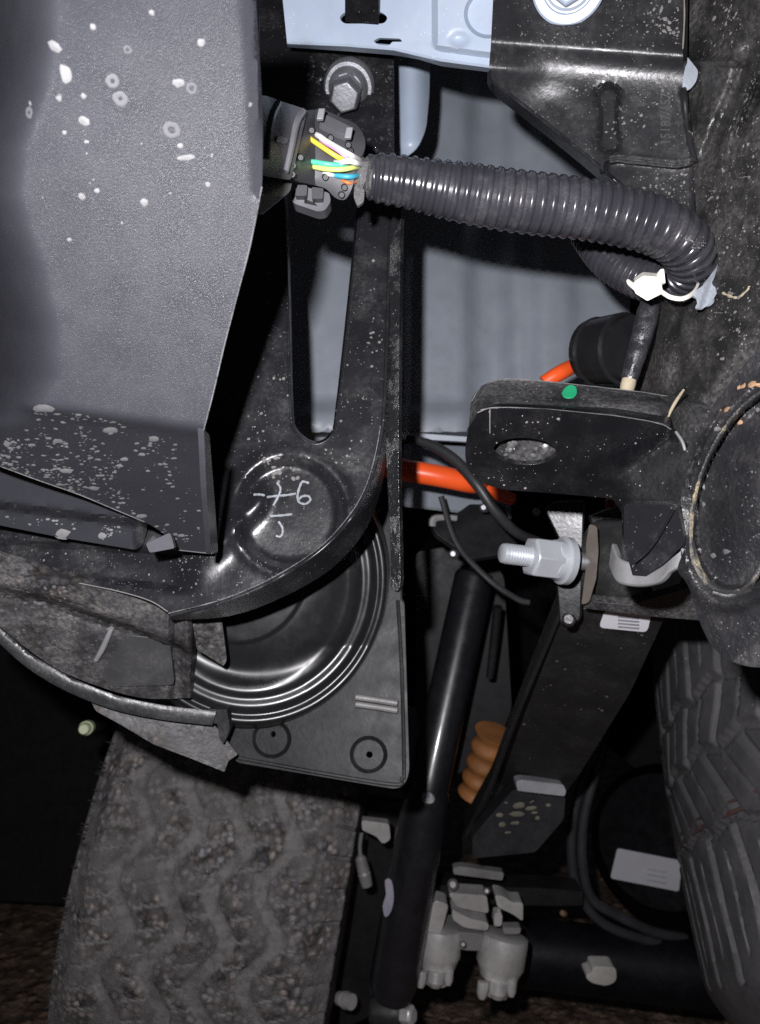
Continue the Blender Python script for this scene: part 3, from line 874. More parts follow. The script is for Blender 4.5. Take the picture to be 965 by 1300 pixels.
# stamped figures running down the plate
cu = bpy.data.curves.new('stamp', 'FONT'); cu.body = '15187/157'; cu.size = 1; cu.resolution_u = 2
to = bpy.data.objects.new('stamp', cu); COL.objects.link(to)
bpy.context.view_layer.update()
me = bpy.data.meshes.new_from_object(to.evaluated_get(bpy.context.evaluated_depsgraph_get()))
tv = np.array([v.co[:] for v in me.vertices]); tf = [tuple(p.vertices) for p in me.polygons]
bpy.data.objects.remove(to)
bx, by = tv[:, 0], tv[:, 1]
L_ = bx.max()
px_, py_ = 851 - by / .72 * 13, 184 - bx / L_ * 66
X0 = Pn(px_, py_, d_mb(px_, py_) - .00035)
obj('stamped_figures', X0, tf, M('raised_stamp_steel', (.06, .06, .062), .4), t, smooth=0)
q = crv([(868, 114), (871, 150), (877, 185), (884, 210)], 6)
V, f = tube(Pn(q[:, 0], q[:, 1], d_mb(q[:, 0], q[:, 1]) + .0004), np.linspace(4, 2.5, len(q)) / F * .33, 10)
obj('fold_bead', V, f, M('gloss_black_paint', (.02, .02, .022), .24), t)  # glossy bead added so a bright line runs down the fold
# dust washed together in blots and drips
gr = spread([(780, 0), (862, 0), (862, 60), (800, 66)], 150, .5, 2.6) + spread([(690, 70), (860, 80), (860, 205), (790, 200)], 170, .5, 2.0) + spread([(640, 10), (780, 10), (780, 60), (640, 50)], 60, .5, 1.4)
gr += spread([(800, 215), (900, 215), (900, 280), (840, 280)], 140, .5, 1.8)
kind(obj('dirt_specks', *dome_set(gr, d_mb, seg=6, jit=.3, hf=.25), grit, t), 'stuff')
V, f = sheet(rounded([(867, 66, 2), (876, 76), (887, 90), (884, 104), (876, 114), (867, 116, 2)], 5), lambda x, y: d_mb(x, y) * 0 + .3275 + .0015 * ss(870, 888, x), 4, th=.001)
tag(obj('grey_patch', V, f, flap_m, bevel=.0003), 'small pale grey-blue foam patch at the fold of the upper bracket', 'foam patch')

# ================================================================== dusty frame rail at the right edge
def d_rail(x, y):
    x = np.asarray(x, float); y = np.asarray(y, float)
    d = pl((870, 50, .3375), (965, 50, .300), (890, 450, .323))(x, y)
    d = d + .012 * (1 - ss(822, 842, x)) * ss(380, 400, y) + .006 * (1 - ss(861, 870, x)) * ss(380, 400, y)
    # torn sealer channel running diagonally
    k = (x - 918) + (y - 150) * .40
    d = d + .006 * np.exp(-(k / 9.) ** 2) * ss(40, 80, y) * (1 - ss(190, 215, y))
    d = d - .004 * np.exp(-((k - 18) / 7.) ** 2) * ss(70, 100, y) * (1 - ss(170, 190, y))
    d = d + .005 * np.exp(-((k - 30) / 6.) ** 2) * ss(90, 110, y) * (1 - ss(165, 180, y))
    d = d - .005 * ss(8, 0, np.abs(y - 78 - (x - 900) * .04)) * .6
    return d
def d_rail2(x, y):
    x = np.atleast_1d(np.asarray(x, float)); y = np.atleast_1d(np.asarray(y, float))
    nz = np.array([noise.noise(Vector((a * .035, b * .02, 0))) + .5 * noise.noise(Vector((a * .11, b * .09, 5))) for a, b in zip(x.ravel(), y.ravel())]).reshape(x.shape)
    r = d_rail(x, y) + .0010 * nz
    return r
def d_rail2s(x, y):
    return float(d_rail2(x, y)[0])
t = rail = thing('frame_rail', 'dusty black vertical frame rail with torn sealer down the right edge', 'frame rail', P(900, 500, .32))
oR = [(866, -40, 0), (1010, -40, 0), (1010, 420, 0), (930, 530), (868, 580), (820, 545), (792, 520), (800, 480), (820, 395), (838, 330), (838, 288), (885, 282), (880, 205, 3), (864, 120)]
V, f = sheet(rounded(oR, 6), d_rail2, 4, holes=[ell(893, 340, 17, 34, 24, .25)], th=.003)
obj('rail_face', V, f, rail_dusty, t, bevel=.0006)
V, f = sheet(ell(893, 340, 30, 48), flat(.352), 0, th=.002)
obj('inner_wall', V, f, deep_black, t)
gr = spread([(905, 0), (965, 0), (965, 420), (925, 470), (880, 420), (905, 300), (885, 230), (925, 90)], 420, .5, 2.4, pw=3.5) + spread([(900, 20), (930, 20), (930, 60), (900, 60)], 14, 1, 4)
kind(obj('dirt_specks', *dome_set(gr, d_rail2s, seg=6, jit=.35, hf=.3), grit, t), 'stuff')
sq = []
for _ in range(16):
    x, y = random.uniform(895, 960), random.uniform(215, 430)
    a = random.uniform(0, 6.28); L_ = random.uniform(4, 14)
    sq.append(stroke([(x, y), (x + L_ * .5 * math.cos(a) + random.uniform(-2, 2), y + L_ * .5 * math.sin(a)), (x + L_ * math.cos(a), y + L_ * math.sin(a))], d_rail2, random.uniform(.25, .55), lift=-.0001, n=3, seg=5))
kind(obj('dust_fibres', *join(*sq), grit, t), 'stuff')
V, f = stroke([(918, 372), (928, 376), (938, 378), (950, 368), (952, 364)], d_rail2, 2.2, lift=-.00055)
obj('tan_scrape', V, f, sealer, t)
V, f = stroke([(868, -20), (869, 20), (867, 62)], d_mb, 1.0, lift=.0012)
obj('tan_edge', V, f, M('dusty_sealer_lines', (.20, .18, .15), .8, dust=.6, dcol=(.08, .075, .07), dscale=200), t)

# ================================================================== wiring harness
t = har = thing('wiring_harness', 'grey-black corrugated wiring conduit running from a plug with coloured wires', 'wiring harness', P(600, 280, .31))
path = [(464, 225, .304, 24), (480, 226, .305, 29), (520, 232, .306, 31), (560, 240, .307, 34), (600, 247, .308, 36), (650, 255, .309, 37), (700, 261, .310, 37), (750, 267, .311, 36.5), (800, 277, .312, 36), (840, 290, .313, 35), (868, 310, .318, 33), (878, 336, .328, 30), (862, 354, .340, 27)]
V, f = ptube(path, 14, 26, ripple=(.0044, .0008, 9))
obj('conduit', V, f, conduit_m, t)
V, f = ptube([(880, 342, .333, 24), (858, 360, .342, 25), (825, 357, .350, 26), (795, 343, .357, 26), (768, 322, .364, 25), (745, 290, .372, 24)], 14, 24, ripple=(.0029, .0007, 8))
obj('rear_conduit', V, f, conduit_m, t)
hz = spread([(500, 198), (760, 228), (870, 270), (905, 310), (890, 330), (800, 262), (500, 214)], 170, .5, 2.0)
def d_hz(x, y): return .300 + 0 * np.asarray(x, float) + .00022 * np.abs(np.asarray(y, float) - itp(x, [464, 600, 750, 840, 880], [226, 247, 267, 290, 330])) - .0006
hz = spread([(780, 240), (860, 262), (905, 305), (885, 320), (840, 275), (780, 255)], 120, .5, 2.2)
kind(obj('conduit_dirt', *dome_set(hz, d_hz, seg=6), grit, t), 'stuff')
# taped throat
pts = []
c = crv([(446, 218, .303, 17), (456, 222, .303, 22), (464, 225, .304, 25), (474, 226, .304, 24)], 5)
pth = Pn(c[:, 0], c[:, 1], c[:, 2]); rr = c[:, 3] / F * c[:, 2] * (1 + .10 * np.sin(np.arange(len(c)) * 2.1))
V, f = tube(pth, rr, 18)
V = np.array([q + .0011 * np.array(noise.noise_vector(Vector(q) * 170)) for q in V])
obj('tape_wrap', V, f, tape_m, t)
V, f = sheet(rounded([(450, 236), (463, 240), (462, 256), (454, 262), (449, 250)], 3), flat(.296), 5, th=.002)
obj('tape_tail', V, f, tape_m, t, bevel=.0005)
# connector plug
def cc(x, y): return (325 + x / 5.361, 60 + y / 5.361)
con = bpy.data.objects.new('connector', None); COL.objects.link(con); con.parent = t; con.location = P(400, 200, .30) - t.location
def d_con(x, y):
    x = np.asarray(x, float); y = np.asarray(y, float)
    k = (y - 185) - (x - 380) * .42
    return .2905 + .010 * (k / 55.) ** 2 * .6 + (x - 400) * .0007 * (x < 400)
V, f = sheet(rounded([cc(0, 325), cc(75, 330), cc(180, 370), cc(350, 425), cc(300, 640), cc(240, 905), cc(80, 880), cc(0, 860)], 5), d_con, 4, th=.022)
obj('plug_shell', V, f, conn_m, con, bevel=.0012, seg=3)
for xs in (((152, 385), (110, 470), (82, 600), (66, 760)), ((318, 440), (272, 520), (235, 690), (196, 845))):
    q = crv([cc(*z) for z in xs], 6)
    V, f = tube(Pn(q[:, 0], q[:, 1], d_con(q[:, 0], q[:, 1]) - .0001), .0014, 10)
    obj('raised_band', V, f, M('highlight_nylon_band', (.14, .14, .15), .25) if xs[0][0] == 152 else bpy.data.materials['highlight_nylon_band'], con)  # lighter nylon paints in the highlights of the ribs
V, f = sheet(rounded([cc(150, 600), cc(225, 620), cc(210, 660), cc(140, 645)], 2), lambda x, y: d_con(x, y) - .0015, 0, th=.002)
obj('lock_window', V, f, zinc_dull, con, bevel=.0003)
def d_con2(x, y): return d_con(x, y) + .004
V, f = sheet(rounded([cc(320, 430), cc(405, 425, ), cc(440, 415), cc(690, 525), cc(742, 610), cc(745, 700), cc(690, 780), cc(655, 960), cc(610, 1046), cc(540, 1030), cc(480, 960), cc(250, 900), cc(215, 860)], 7), d_con2, 4, th=.018)
obj('wire_face', V, f, conn_dark, con, bevel=.001, seg=3)
V, f = sheet(rounded([cc(430, 450), cc(470, 455), cc(655, 545), cc(640, 610), cc(560, 585), cc(430, 515)], 3), lambda x, y: d_con(x, y) + .001, 5, th=.006)
obj('top_lock', V, f, conn_m, con, bevel=.0007)
for (x, y) in ((443, 460), (632, 588)):
    q = P(*cc(x, y), .2905)
    V, f = box(q, (.0013, 0, 0), (0, .001, 0), (.0004, 0, .0021))
    obj('lock_tooth', V, f, M('worn_pale_nylon', (.16, .16, .17), .4) if x == 443 else bpy.data.materials['worn_pale_nylon'], con, bevel=.0003)
cav = [(375, 560), (440, 580), (505, 612), (570, 640), (625, 660), (680, 690), (300, 745), (360, 830), (250, 800), (410, 860), (470, 880), (540, 950), (600, 950), (580, 1000), (640, 700), (245, 860)]
for (x, y) in cav[::2] + cav[-3:]:
    a = P(*cc(x, y), float(d_con2(*cc(x, y))) + .001); b = P(*cc(x + 4, y + 6), float(d_con2(*cc(x, y))) - .0028)
    V, f = lathe(a, b, [(0, .00135), (.7, .0013), (1, .0009), (1, .0005), (.8, .0004)], 12)
    obj('cavity_seal', V, f, conn_dark, con)
V, f = sheet(rounded([cc(240, 1000), cc(300, 930), cc(370, 960), cc(500, 990), cc(510, 1050), cc(470, 1110), cc(420, 1118), cc(250, 1060)], 4), lambda x, y: d_con(x, y) * 0 + .300, 5, holes=[rounded([cc(330, 1030), cc(400, 1060), cc(420, 1080), cc(330, 1062)], 1)], th=.008)
obj('latch', V, f, conn_m, con, bevel=.0008)
V, f = sheet(rounded([cc(0, 870), cc(80, 880), cc(248, 912), cc(235, 980), cc(185, 1025), cc(60, 1000), cc(0, 980)], 5), pl((330, 225, .268), (370, 225, .283), (340, 250, .268)), 0, th=.012)
obj('latch_pad', V, f, conn_m, con, bevel=.0008)
for p0, p1, p2 in (((285, 930), (330, 960), (285, 1010)), ((380, 950), (440, 985), (400, 1030))):
    V, f = sheet(rounded([cc(*p0), cc(p1[0] + 20, p0[1] + 10), cc(p1[0] + 15, p2[1]), cc(p2[0] - 20, p2[1])], 2), flat(.296), 0, th=.006)
    obj('latch_tooth', V, f, conn_dark, con, bevel=.0005)
# wires
def wire(name, pts, m, r=3.2):
    V, f = ptube([(*cc(x, y), d, r) for x, y, d in pts], 8, 12)
    o = obj('wire', V, f, m, har); o['label'] = name
wire('yellow wire', [(300, 585, .300), (340, 603, .2945), (430, 665, .290), (560, 750, .2905), (640, 785, .296), (720, 800, .303)], w_yellow)
wire('pink wire', [(440, 630, .296), (480, 652, .2935), (560, 700, .291), (640, 760, .2925), (720, 790, .303)], w_pink, 3.4)
wire('white wire entering the upper row', [(385, 585, .300), (430, 605, .294), (480, 640, .293), (610, 715, .2895), (665, 745, .291), (730, 780, .303)], w_white, 3.5)
wire('green wire', [(262, 765, .301), (300, 772, .2955), (400, 782, .292), (520, 800, .2915), (650, 800, .295), (720, 808, .304)], w_green, 3.3)
wire('lime yellow wire', [(330, 800, .301), (370, 808, .295), (470, 828, .2915), (580, 832, .2905), (670, 818, .293), (730, 812, .304)], w_lime, 3.1)
wire('pale wire at the middle', [(520, 780, .298), (570, 785, .2925), (640, 775, .2895), (690, 790, .2915), (740, 800, .304)], w_white, 3.6)
wire('blue wire', [(500, 868, .300), (540, 872, .2955), (610, 880, .293), (670, 878, .295), (730, 860, .304)], w_blue, 3.2)
wire('orange wire', [(560, 900, .300), (590, 908, .2955), (640, 925, .295), (690, 910, .300), (730, 880, .305)], w_orange, 2.0)
wire('short white wire in the lower row', [(440, 850, .300), (475, 858, .2945), (515, 868, .2945), (560, 880, .300)], w_white, 2.9)
# taped branch dropping behind
V, f = ptube([(835, 362, .352, 12), (826, 385, .348, 13), (818, 415, .346, 13.5), (810, 445, .346, 12.5), (801, 475, .347, 10.5), (797, 492, .348, 9)], 8, 16)
V = np.array([q + .0005 * np.array(noise.noise_vector(Vector(q) * 200)) for q in V])
obj('taped_branch', V, f, M('glossy_black_tape', (.022, .022, .025), .25, dust=.3, dcol=(.2, .2, .2), dscale=150, bump=.8, bscale=200, bdist=.0008), t)
V, f = ptube([(799, 482, .346, 9), (797, 490, .346, 9.4), (795, 499, .347, 8)], 5, 14)
obj('branch_ferrule', V, f, sealer, t)

# ================================================================== cable tie and grommet
t = thing('cable_tie', 'white nylon cable tie clinching the bent end of the corrugated conduit', 'cable tie', P(825, 375, .33))
V, f = sheet(rounded([(805, 358), (817, 350), (838, 352), (842, 372), (822, 382, 2), (806, 372)], 3), pl((805, 358, .318), (842, 358, .315), (820, 380, .320)), 5, th=.008)
obj('head', V, f, white_nylon, t, bevel=.0008)
V, f = ptube([(808, 366, .322, 4), (800, 360, .324, 3.2), (797, 356, .325, 2)], 4, 8)
obj('tail', V, f, white_nylon, t)
sA = crv([(838, 368, .318), (850, 375, .314), (866, 377, .312), (880, 371, .315), (888, 360, .324), (886, 350, .333)], 6)
sB = sA + np.array([0, 5.5, .001])
V, f = ribbon(Pn(sA[:, 0], sA[:, 1], sA[:, 2]), Pn(sB[:, 0], sB[:, 1], sB[:, 2]), .0012)
obj('strap_band', V, f, white_nylon, t, bevel=.0003)
V, f = sheet(rounded([(832, 356), (838, 342), (843, 341), (845, 360)], 2), flat(.316), 0, th=.003)
obj('strap_root', V, f, white_nylon, t, bevel=.0004)
def d_flap(x, y):
    x = np.asarray(x, float); y = np.asarray(y, float)
    return .318 + .006 * ss(905, 925, x) - .004 * ss(350, 390, y) + .0012 * np.sin(x * .35 + y * .12)
tag(obj('torn_grommet', *sheet(crv([(911, 306), (918, 312), (921, 330), (919, 352), (908, 376), (896, 389), (888, 393), (884, 380), (880, 372), (893, 362), (905, 350), (914, 330)], 4, True), d_flap, 3, th=.0015), flap_m, bevel=.0004),
    'torn pale grey grommet flap round the hole where the conduit enters the dusty rail', 'grommet')

# ================================================================== gloss bush behind the harness
t = thing('rubber_bush', 'gloss black round bush behind the slotted bracket, under the cable tie', 'bush', P(765, 480, .42))
V, f = lathe(P(752, 447, .432), P(804, 442, .405), [(0, .012), (.02, .0185), (.16, .0195), (.20, .0175), (.24, .019), (.8, .0198), (.84, .018), (.98, .0175), (1, .009)], 32)
V = V * np.array([1, 1, 1]); 
obj('bush_body', V, f, M('gloss_black_rubber', (.014, .014, .015), .22), t)

# ================================================================== slotted bracket and rail end plate
d_sf = pl((595, 520, .298), (860, 530, .286), (700, 625, .312))
def d_slotp(x, y):
    x = np.asarray(x, float); y = np.asarray(y, float)
    d = d_sf(x, y)
    d = d + .006 * ss(0, 45, (x - 800) * .6 + (y - 610) * .8) * ss(770, 800, x)
    d = d - .004 * ss(845, 880, x) * (1 - ss(660, 700, y))
    d = np.minimum(d, .302 - (x - 790) * .00018) * ss(770, 800, x) + d * (1 - ss(770, 800, x))
    return d
def d_sb(x, y):
    x = np.asarray(x, float); y = np.asarray(y, float)
    return d_sf(x, y) + .009 + .028 * ss(0, 1, (528 - y) / 48.) ** 1.0 + .014 * (1 - ss(592, 612, x)) * (y < 540) + .022 * ss(835, 885, x)
t = slb = thing('slotted_bracket', 'black double-plate bracket with an oblong slot and a green paint dab', 'bracket', P(720, 620, .30))
V, f = sheet(rounded([(591, 575, 6), (595, 545), (598, 505, 12), (612, 487, 14), (650, 480, 20), (740, 489), (810, 497), (848, 504, 8), (872, 489, 3), (900, 500), (905, 600), (740, 612), (604, 600)], 8), d_sb, 6, th=.003)
obj('rear_plate', V, f, ecoat_dirty, t, bevel=.0008)  # dustier paint also puts light on the top flange into the colour
V, f = sheet(rounded([(590, 572, 12), (596, 535, 18), (625, 517, 18), (690, 519), (780, 528), (836, 537, 14), (860, 553, 12), (872, 582, 4), (896, 600, 0), (890, 660), (868, 700), (838, 716, 4), (804, 742, 3), (790, 700), (789, 650, 5), (778, 633, 6), (700, 626), (640, 622), (606, 612, 12), (592, 592, 8)], 10), d_slotp, 5,
             holes=[ell(666, 573, 40, 17, 36, .04)], th=.0035)
obj('front_plate', V, f, ecoat_clean, t, bevel=.0011, seg=3)
# web joining both plates at the top
A = Pn(np.linspace(610, 850, 30), itp(np.linspace(610, 850, 30), [610, 640, 780, 850], [525, 519, 530, 545]), d_slotp(np.linspace(610, 850, 30), np.full(30, 530.)) + .0035)
B = Pn(np.linspace(612, 850, 30), itp(np.linspace(612, 850, 30), [610, 640, 780, 850], [524, 517, 524, 535]), d_sb(np.linspace(612, 850, 30), np.full(30, 520.)) - .0005)
V, f = ribbon(A, B, .002)
obj('web', V, f, ecoat, t, bevel=.0004)
# gusset tongue, lit edge and hooked lip
V, f = sheet(rounded([(792, 640, 6), (860, 640, 4), (870, 690, 4), (843, 716, 6), (806, 742, 3), (792, 690)], 3), lambda x, y: pl((792, 640, .279), (860, 640, .268), (806, 742, .290))(x, y), 6, th=.003)
obj('gusset', V, f, ecoat, t, bevel=.0008)
V, f = ptube([(856, 646, .268, 1.6), (838, 678, .274, 1.8), (822, 700, .2785, 1.8), (806, 714, .282, 1.2)], 5, 8)
obj('gusset_bead', V, f, ecoat, t)
hk = crv([(772, 718, .300), (782, 738, .292), (808, 744, .287), (834, 740, .283), (850, 726, .280), (868, 722, .278), (884, 738, .277)], 7)
hk2 = hk + np.array([4, -30, .002])
V, f = ribbon(Pn(hk2[:, 0], hk2[:, 1], hk2[:, 2]), Pn(hk[:, 0], hk[:, 1], hk[:, 2]), .003)
obj('hooked_lip', V, f, M('flash_lit_lip_steel', (.10, .10, .102), .35, dust=.2), t, bevel=.0009)  # grey base paints in the flash light on the curled lip
tp = [(714, 497), (722, 489), (731, 491), (732, 500), (726, 505), (716, 504)]
V, f = sheet(crv(tp, 4, True), lambda x, y: d_sb(x, y) - .0004, 0, th=.0005)
obj('paint_dab', V, f, green_m, t, bevel=.0002)
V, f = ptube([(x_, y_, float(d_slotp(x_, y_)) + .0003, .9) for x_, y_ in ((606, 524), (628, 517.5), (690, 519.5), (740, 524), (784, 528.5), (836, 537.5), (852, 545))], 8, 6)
obj('pale_edge_bead', V, f, M('edge_highlight_steel', (.13, .128, .125), .4, dust=.8, dcol=(.02, .02, .02), dscale=160, dlo=.42, dhi=.55), t)  # pale bead paints the highlight along the plate's top edge
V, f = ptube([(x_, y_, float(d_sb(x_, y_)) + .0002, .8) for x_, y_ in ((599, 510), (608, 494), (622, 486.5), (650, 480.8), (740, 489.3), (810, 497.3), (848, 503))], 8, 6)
obj('pale_edge_bead', V, f, bpy.data.materials['edge_highlight_steel'], t)  # same painted highlight along the rear plate
V, f = stroke([(622, 550), (622, 520)], d_slotp, .7); obj('scratch', V, f, grit, t)
V, f = ptube([(858, 548, .288, 1.8), (866, 560, .286, 2.2), (870, 572, .285, 2)], 4, 8); obj('weld_bead', V, f, M('dull_weld', (.13, .13, .13), .4), t)
V, f = join(ptube([(868, 495, .305, 1.6), (858, 510, .302, 2.2), (850, 525, .300, 1.8), (845, 538, .298, 1.2)], 4, 8)); obj('sealer_seam', V, f, sealer, t)
gr = spread([(600, 520), (860, 545), (860, 620), (600, 610)], 60, .4, 1.2, pw=4, dens=lambda x, y: 0 if math.hypot((x - 666) / 42, (y - 573) / 19) < 1 else (1 if x < 680 else .35))
gr += [(640, 622 - 6, 1.6, 1, 0), (669, 536, 1.8, 1, 0), (709, 532, 2.2, 1.2, 0), (683, 536, 1.4, 1, 0), (667, 620, 1.8, 1.2, 0), (807, 583 - 20, 1.5, 1, 0)]
kind(obj('dirt_specks', *dome_set(gr, d_slotp, seg=6), grit, t), 'stuff')
gr = spread([(622, 560), (705, 560), (705, 592), (622, 592)], 40, 1, 6, pw=1.5)
kind(obj('mud_in_slot', *dome_set([g for g in gr if math.hypot((g[0] - 655) / 40, (g[1] - 573) / 16) < 1], lambda x, y: d_sb(x, y) - .001, seg=7, jit=.35), M('wet_mud', (.10, .098, .096), .35, bump=.6, bscale=400), t), 'stuff')

def oval_q(x, y):
    k = (x - 965) * .93 + (y - 620) * .37; l = (y - 620) * .93 - (x - 965) * .37
    return np.hypot(k / 78., l / 142.)
def d_cap(x, y):
    x = np.asarray(x, float); y = np.asarray(y, float)
    d = pl((880, 600, .274), (965, 600, .252), (920, 840, .262))(x, y)
    q = oval_q(x, y)
    d = d + .013 * (1 - ss(.90, 1.0, q)) - .0035 * np.exp(-((q - 1.09) / .075) ** 2) - .006 * (1 - ss(0, .9, q))
    return d
t = cap = thing('rail_end_plate', 'stone-chipped black end plate with a rust-rimmed oval recess at the right edge', 'end plate', P(930, 840, .26))
V, f = sheet(rounded([(868, 575, 3), (905, 515), (945, 462), (1010, 400, 0), (1010, 850, 0), (940, 846, 20), (905, 826, 20), (888, 790, 16), (874, 742), (858, 724), (872, 690), (880, 640)], 10), d_cap, 4, th=.004)
obj('plate', V, f, pad_rough, t, bevel=.001)
a = np.linspace(math.radians(60), math.radians(300), 90)
kk, ll = 78 * np.cos(a) * .985, 142 * np.sin(a) * .985
ox, oy = 965 + kk * .93 - ll * .37, 620 + kk * .37 + ll * .93
rim = []
for i in range(len(a) - 1):
    n1 = noise.noise(Vector((i * .23, 0, 1)))
    rim.append(3.4 + 1.5 * n1 + (2.2 if oy[i] > 690 else 0))
rim.append(1)
V, f = tube(Pn(ox, oy, d_cap(ox, oy) + .0002), np.array(rim) / F * .262, 8)
obj('oval_rim', V, f, M('ochre_sealer_rim', (.022, .022, .023), .4, dust=1.0, dcol=(.30, .25, .16), dscale=70, dlo=.52, dhi=.64, bump=.6), t)
V, f = ptube([(905, 752, .2625, 3), (925, 757, .2600, 4.5), (943, 751, .2575, 4.5), (957, 735, .2550, 4.2), (972, 705, .253, 4)], 6, 10)
obj('lower_bead', V, f, bpy.data.materials['ochre_sealer_rim'], t)
V, f = sheet(rounded([(902, 752), (926, 757), (924, 765), (912, 762)], 2), lambda x, y: d_cap(x, y) - .0006, 0, th=.0006)
obj('drain_slot', V, f, deep_black, t)
rs = [(944, 490, 5, 1.5, 3.0), (955, 487, 6, 1.5, 3.0), (938, 492, 4, 1.3, 2.8), (964, 489, 4, 1.4, 0), (923, 519, 4, 1.6, .3), (915, 521, 3, 1.3, .2), (939, 536, 3.4, 1.6, 2.8)]
kind(obj('rust_patches', *dome_set(rs, d_cap, seg=9, jit=.3, hf=.15), rust_spot, t), 'stuff')
gr = spread([(930, 522), (962, 520), (960, 540), (935, 545)], 28, .8, 4, st=(1, 2)) + spread([(895, 600), (960, 500), (965, 700), (925, 740), (900, 710)], 80, .5, 1.8, pw=4) + spread([(885, 600), (900, 640), (890, 780), (965, 790), (965, 840), (910, 825)], 70, .4, 1.3, pw=4)
gr += [(910, 545, 4, 1.2, 0), (898, 580, 3, 1.2, 0), (922, 700, 4.5, 1.4, 0), (893, 640, 3.2, 1, 0), (905, 705, 4, 1.4, .6)]
kind(obj('stone_chips', *dome_set(gr, d_cap, seg=6, jit=.35, hf=.25), M('grey_chip_dust', (.10, .098, .098), .8, var=.4), t), 'stuff')

# ================================================================== zinc bolt and nut, and the bush bracket behind
t = thing('flange_nut_bolt', 'bright zinc bolt end with a hexagonal flange nut above the white label', 'bolt', P(690, 710, .40))
A0 = P(636, 702, .384); B0 = P(752, 716, .398)
Ln = (B0 - A0)
u = .39 / F
V, f = [], []
pr = [(0, 9.5 * u), (.012, 12 * u)]
for i in range(13):
    tt = .05 + i * .028
    pr += [(tt, 13.2 * u), (tt + .013, 11.6 * u)]
pr += [(.6, 12.5 * u)]
V, f = lathe(A0, B0, pr, 24)
obj('threaded_stud', V, f, zinc, t)
V, f = lathe(A0 + Ln * .30, A0 + Ln * .60, [(0, 23.5 * u), (.08, 27 * u), (1, 27.5 * u)], 6, math.radians(30 - 90))
obj('hex_nut', V, f, zinc, t, bevel=.0006)
V, f = lathe(A0 + Ln * .56, A0 + Ln * .72, [(0, 25 * u), (.5, 27 * u), (.6, 31 * u), (1, 31 * u)], 36)
obj('nut_flange', V, f, zinc, t)
t = bb = thing('bush_bracket', 'grimy steel bush bracket behind the zinc nut with a rusty inner edge', 'bracket', P(760, 780, .42))
d_bb = pl((715, 640, .418), (760, 640, .412), (735, 790, .416))
V, f = sheet(rounded([(690, 645, 10), (708, 636), (742, 636, 3), (740, 720), (738, 785, 5), (728, 795, 6), (710, 792, 6), (706, 740), (712, 690)], 5), d_bb, 6, th=.006)
obj('side_plate', V, f, ecoat, t, bevel=.001)
V, f = sheet(rounded([(748, 665, 4), (758, 668), (760, 700), (757, 735), (748, 765), (738, 768), (744, 720), (744, 690)], 4), pl((745, 665, .396), (760, 665, .394), (748, 760, .395)), 5, th=.006)
obj('rusty_edge', V, f, rust_m, t, bevel=.0008)
V, f = lathe(P(760, 714, .432), P(846, 718, .405), [(0, .024), (.05, .025), (.9, .025), (1, .022)], 28)
obj('bush_sleeve', V, f, rubber, t)
V, f = sheet(rounded([(740, 745, 4), (752, 764), (800, 768), (890, 742, 0), (892, 788, 0), (830, 783), (740, 772, 5)], 4), pl((740, 745, .395), (890, 742, .372), (800, 785, .402)), 6, th=.005)
obj('base_plate', V, f, ecoat_dirty, t, bevel=.0009)
V, f = lathe(P(736, 712, .40), P(752, 714, .40), [(0, 12 * u), (1, 12 * u)], 16); obj('bolt_shank', V, f, zinc_dull, t)
V, f = lathe(P(722, 788, .411), P(722, 786, .404), [(0, 9 * u), (.7, 9 * u), (1, 6 * u)], 14); obj('plug', V, f, ecoat_dirty, t)
V, f = sheet(rounded([(750, 655, 3), (790, 640), (800, 680), (770, 700), (756, 675)], 4), flat(.43), 0, th=.006); obj('rear_plate', V, f, ecoat_dirty, t, bevel=.0008)
V, f = lathe(P(776, 632, .44), P(776, 650, .44), [(0, .002), (.2, .0035), (1, .003)], 12); tag(obj('red_cap', V, f, pin_m), 'tiny dark red cap peeping out under the slotted bracket', 'cap')

# ================================================================== trailing arm, label, shock, bump stop
def d_arm(x, y): return pl((770, 780, .432), (840, 785, .425), (650, 1060, .72))(x, y)
t = arm = thing('trailing_arm', 'wide black trailing arm slanting down from under the bush bracket', 'suspension arm', P(650, 1080, .7))
V, f = sheet(rounded([(712, 772, 0), (848, 776, 0), (800, 880), (735, 985, 6), (660, 1080), (588, 1086, 6), (586, 1062, 6), (622, 1000), (660, 900)], 8), d_arm, 9, th=.02)
obj('arm_web', V, f, M('matt_black_arm_steel', (.012, .012, .013), .5, dust=.45, dcol=(.05, .048, .045), dscale=30, speck=.05, sscale=260, scol=(.2, .2, .2)), t, bevel=.002)
V, f = ptube([(713, 775, .43, 3), (660, 900, .50, 3), (622, 1000, .58, 3), (592, 1058, .66, 3)], 6, 8)
obj('arm_edge_bead', V, f, under_m, t)
V, f = sheet(rounded([(655, 992, 3), (662, 990), (715, 996), (719, 1004, 3), (717, 1011), (657, 1004, 3)], 3), flat(.60), 0, th=.012)
obj('flange_top', V, f, M('bare_bright_steel', (.33, .34, .36), .4, .4), t, bevel=.001)
V, f = sheet(rounded([(600, 1062), (652, 1002), (718, 1008), (716, 1040), (680, 1082), (600, 1090)], 5), flat(.62), 0, th=.02)
obj('seat_box', V, f, under_m, t, bevel=.002)
V, f = sheet(rounded([(575, 1102), (585, 1100), (640, 1108), (638, 1118), (576, 1110)], 3), flat(.76), 0, th=.01)
obj('lower_flange', V, f, alu_dark, t, bevel=.001)
kind(obj('dirt_specks', *dome_set(spread([(720, 790), (830, 800), (730, 970), (640, 960)], 50, .6, 2.6, pw=4) + spread([(630, 1020), (700, 1015), (690, 1040), (640, 1060)], 30, 1.0, 4, pw=2, st=(1, 3), an=(0, .3)), lambda x, y: d_arm(x, y) - .0 if y < 985 else .6185, seg=6, hf=.2), M('dull_dirt', (.13, .12, .09), .9, var=.4), t), 'stuff')
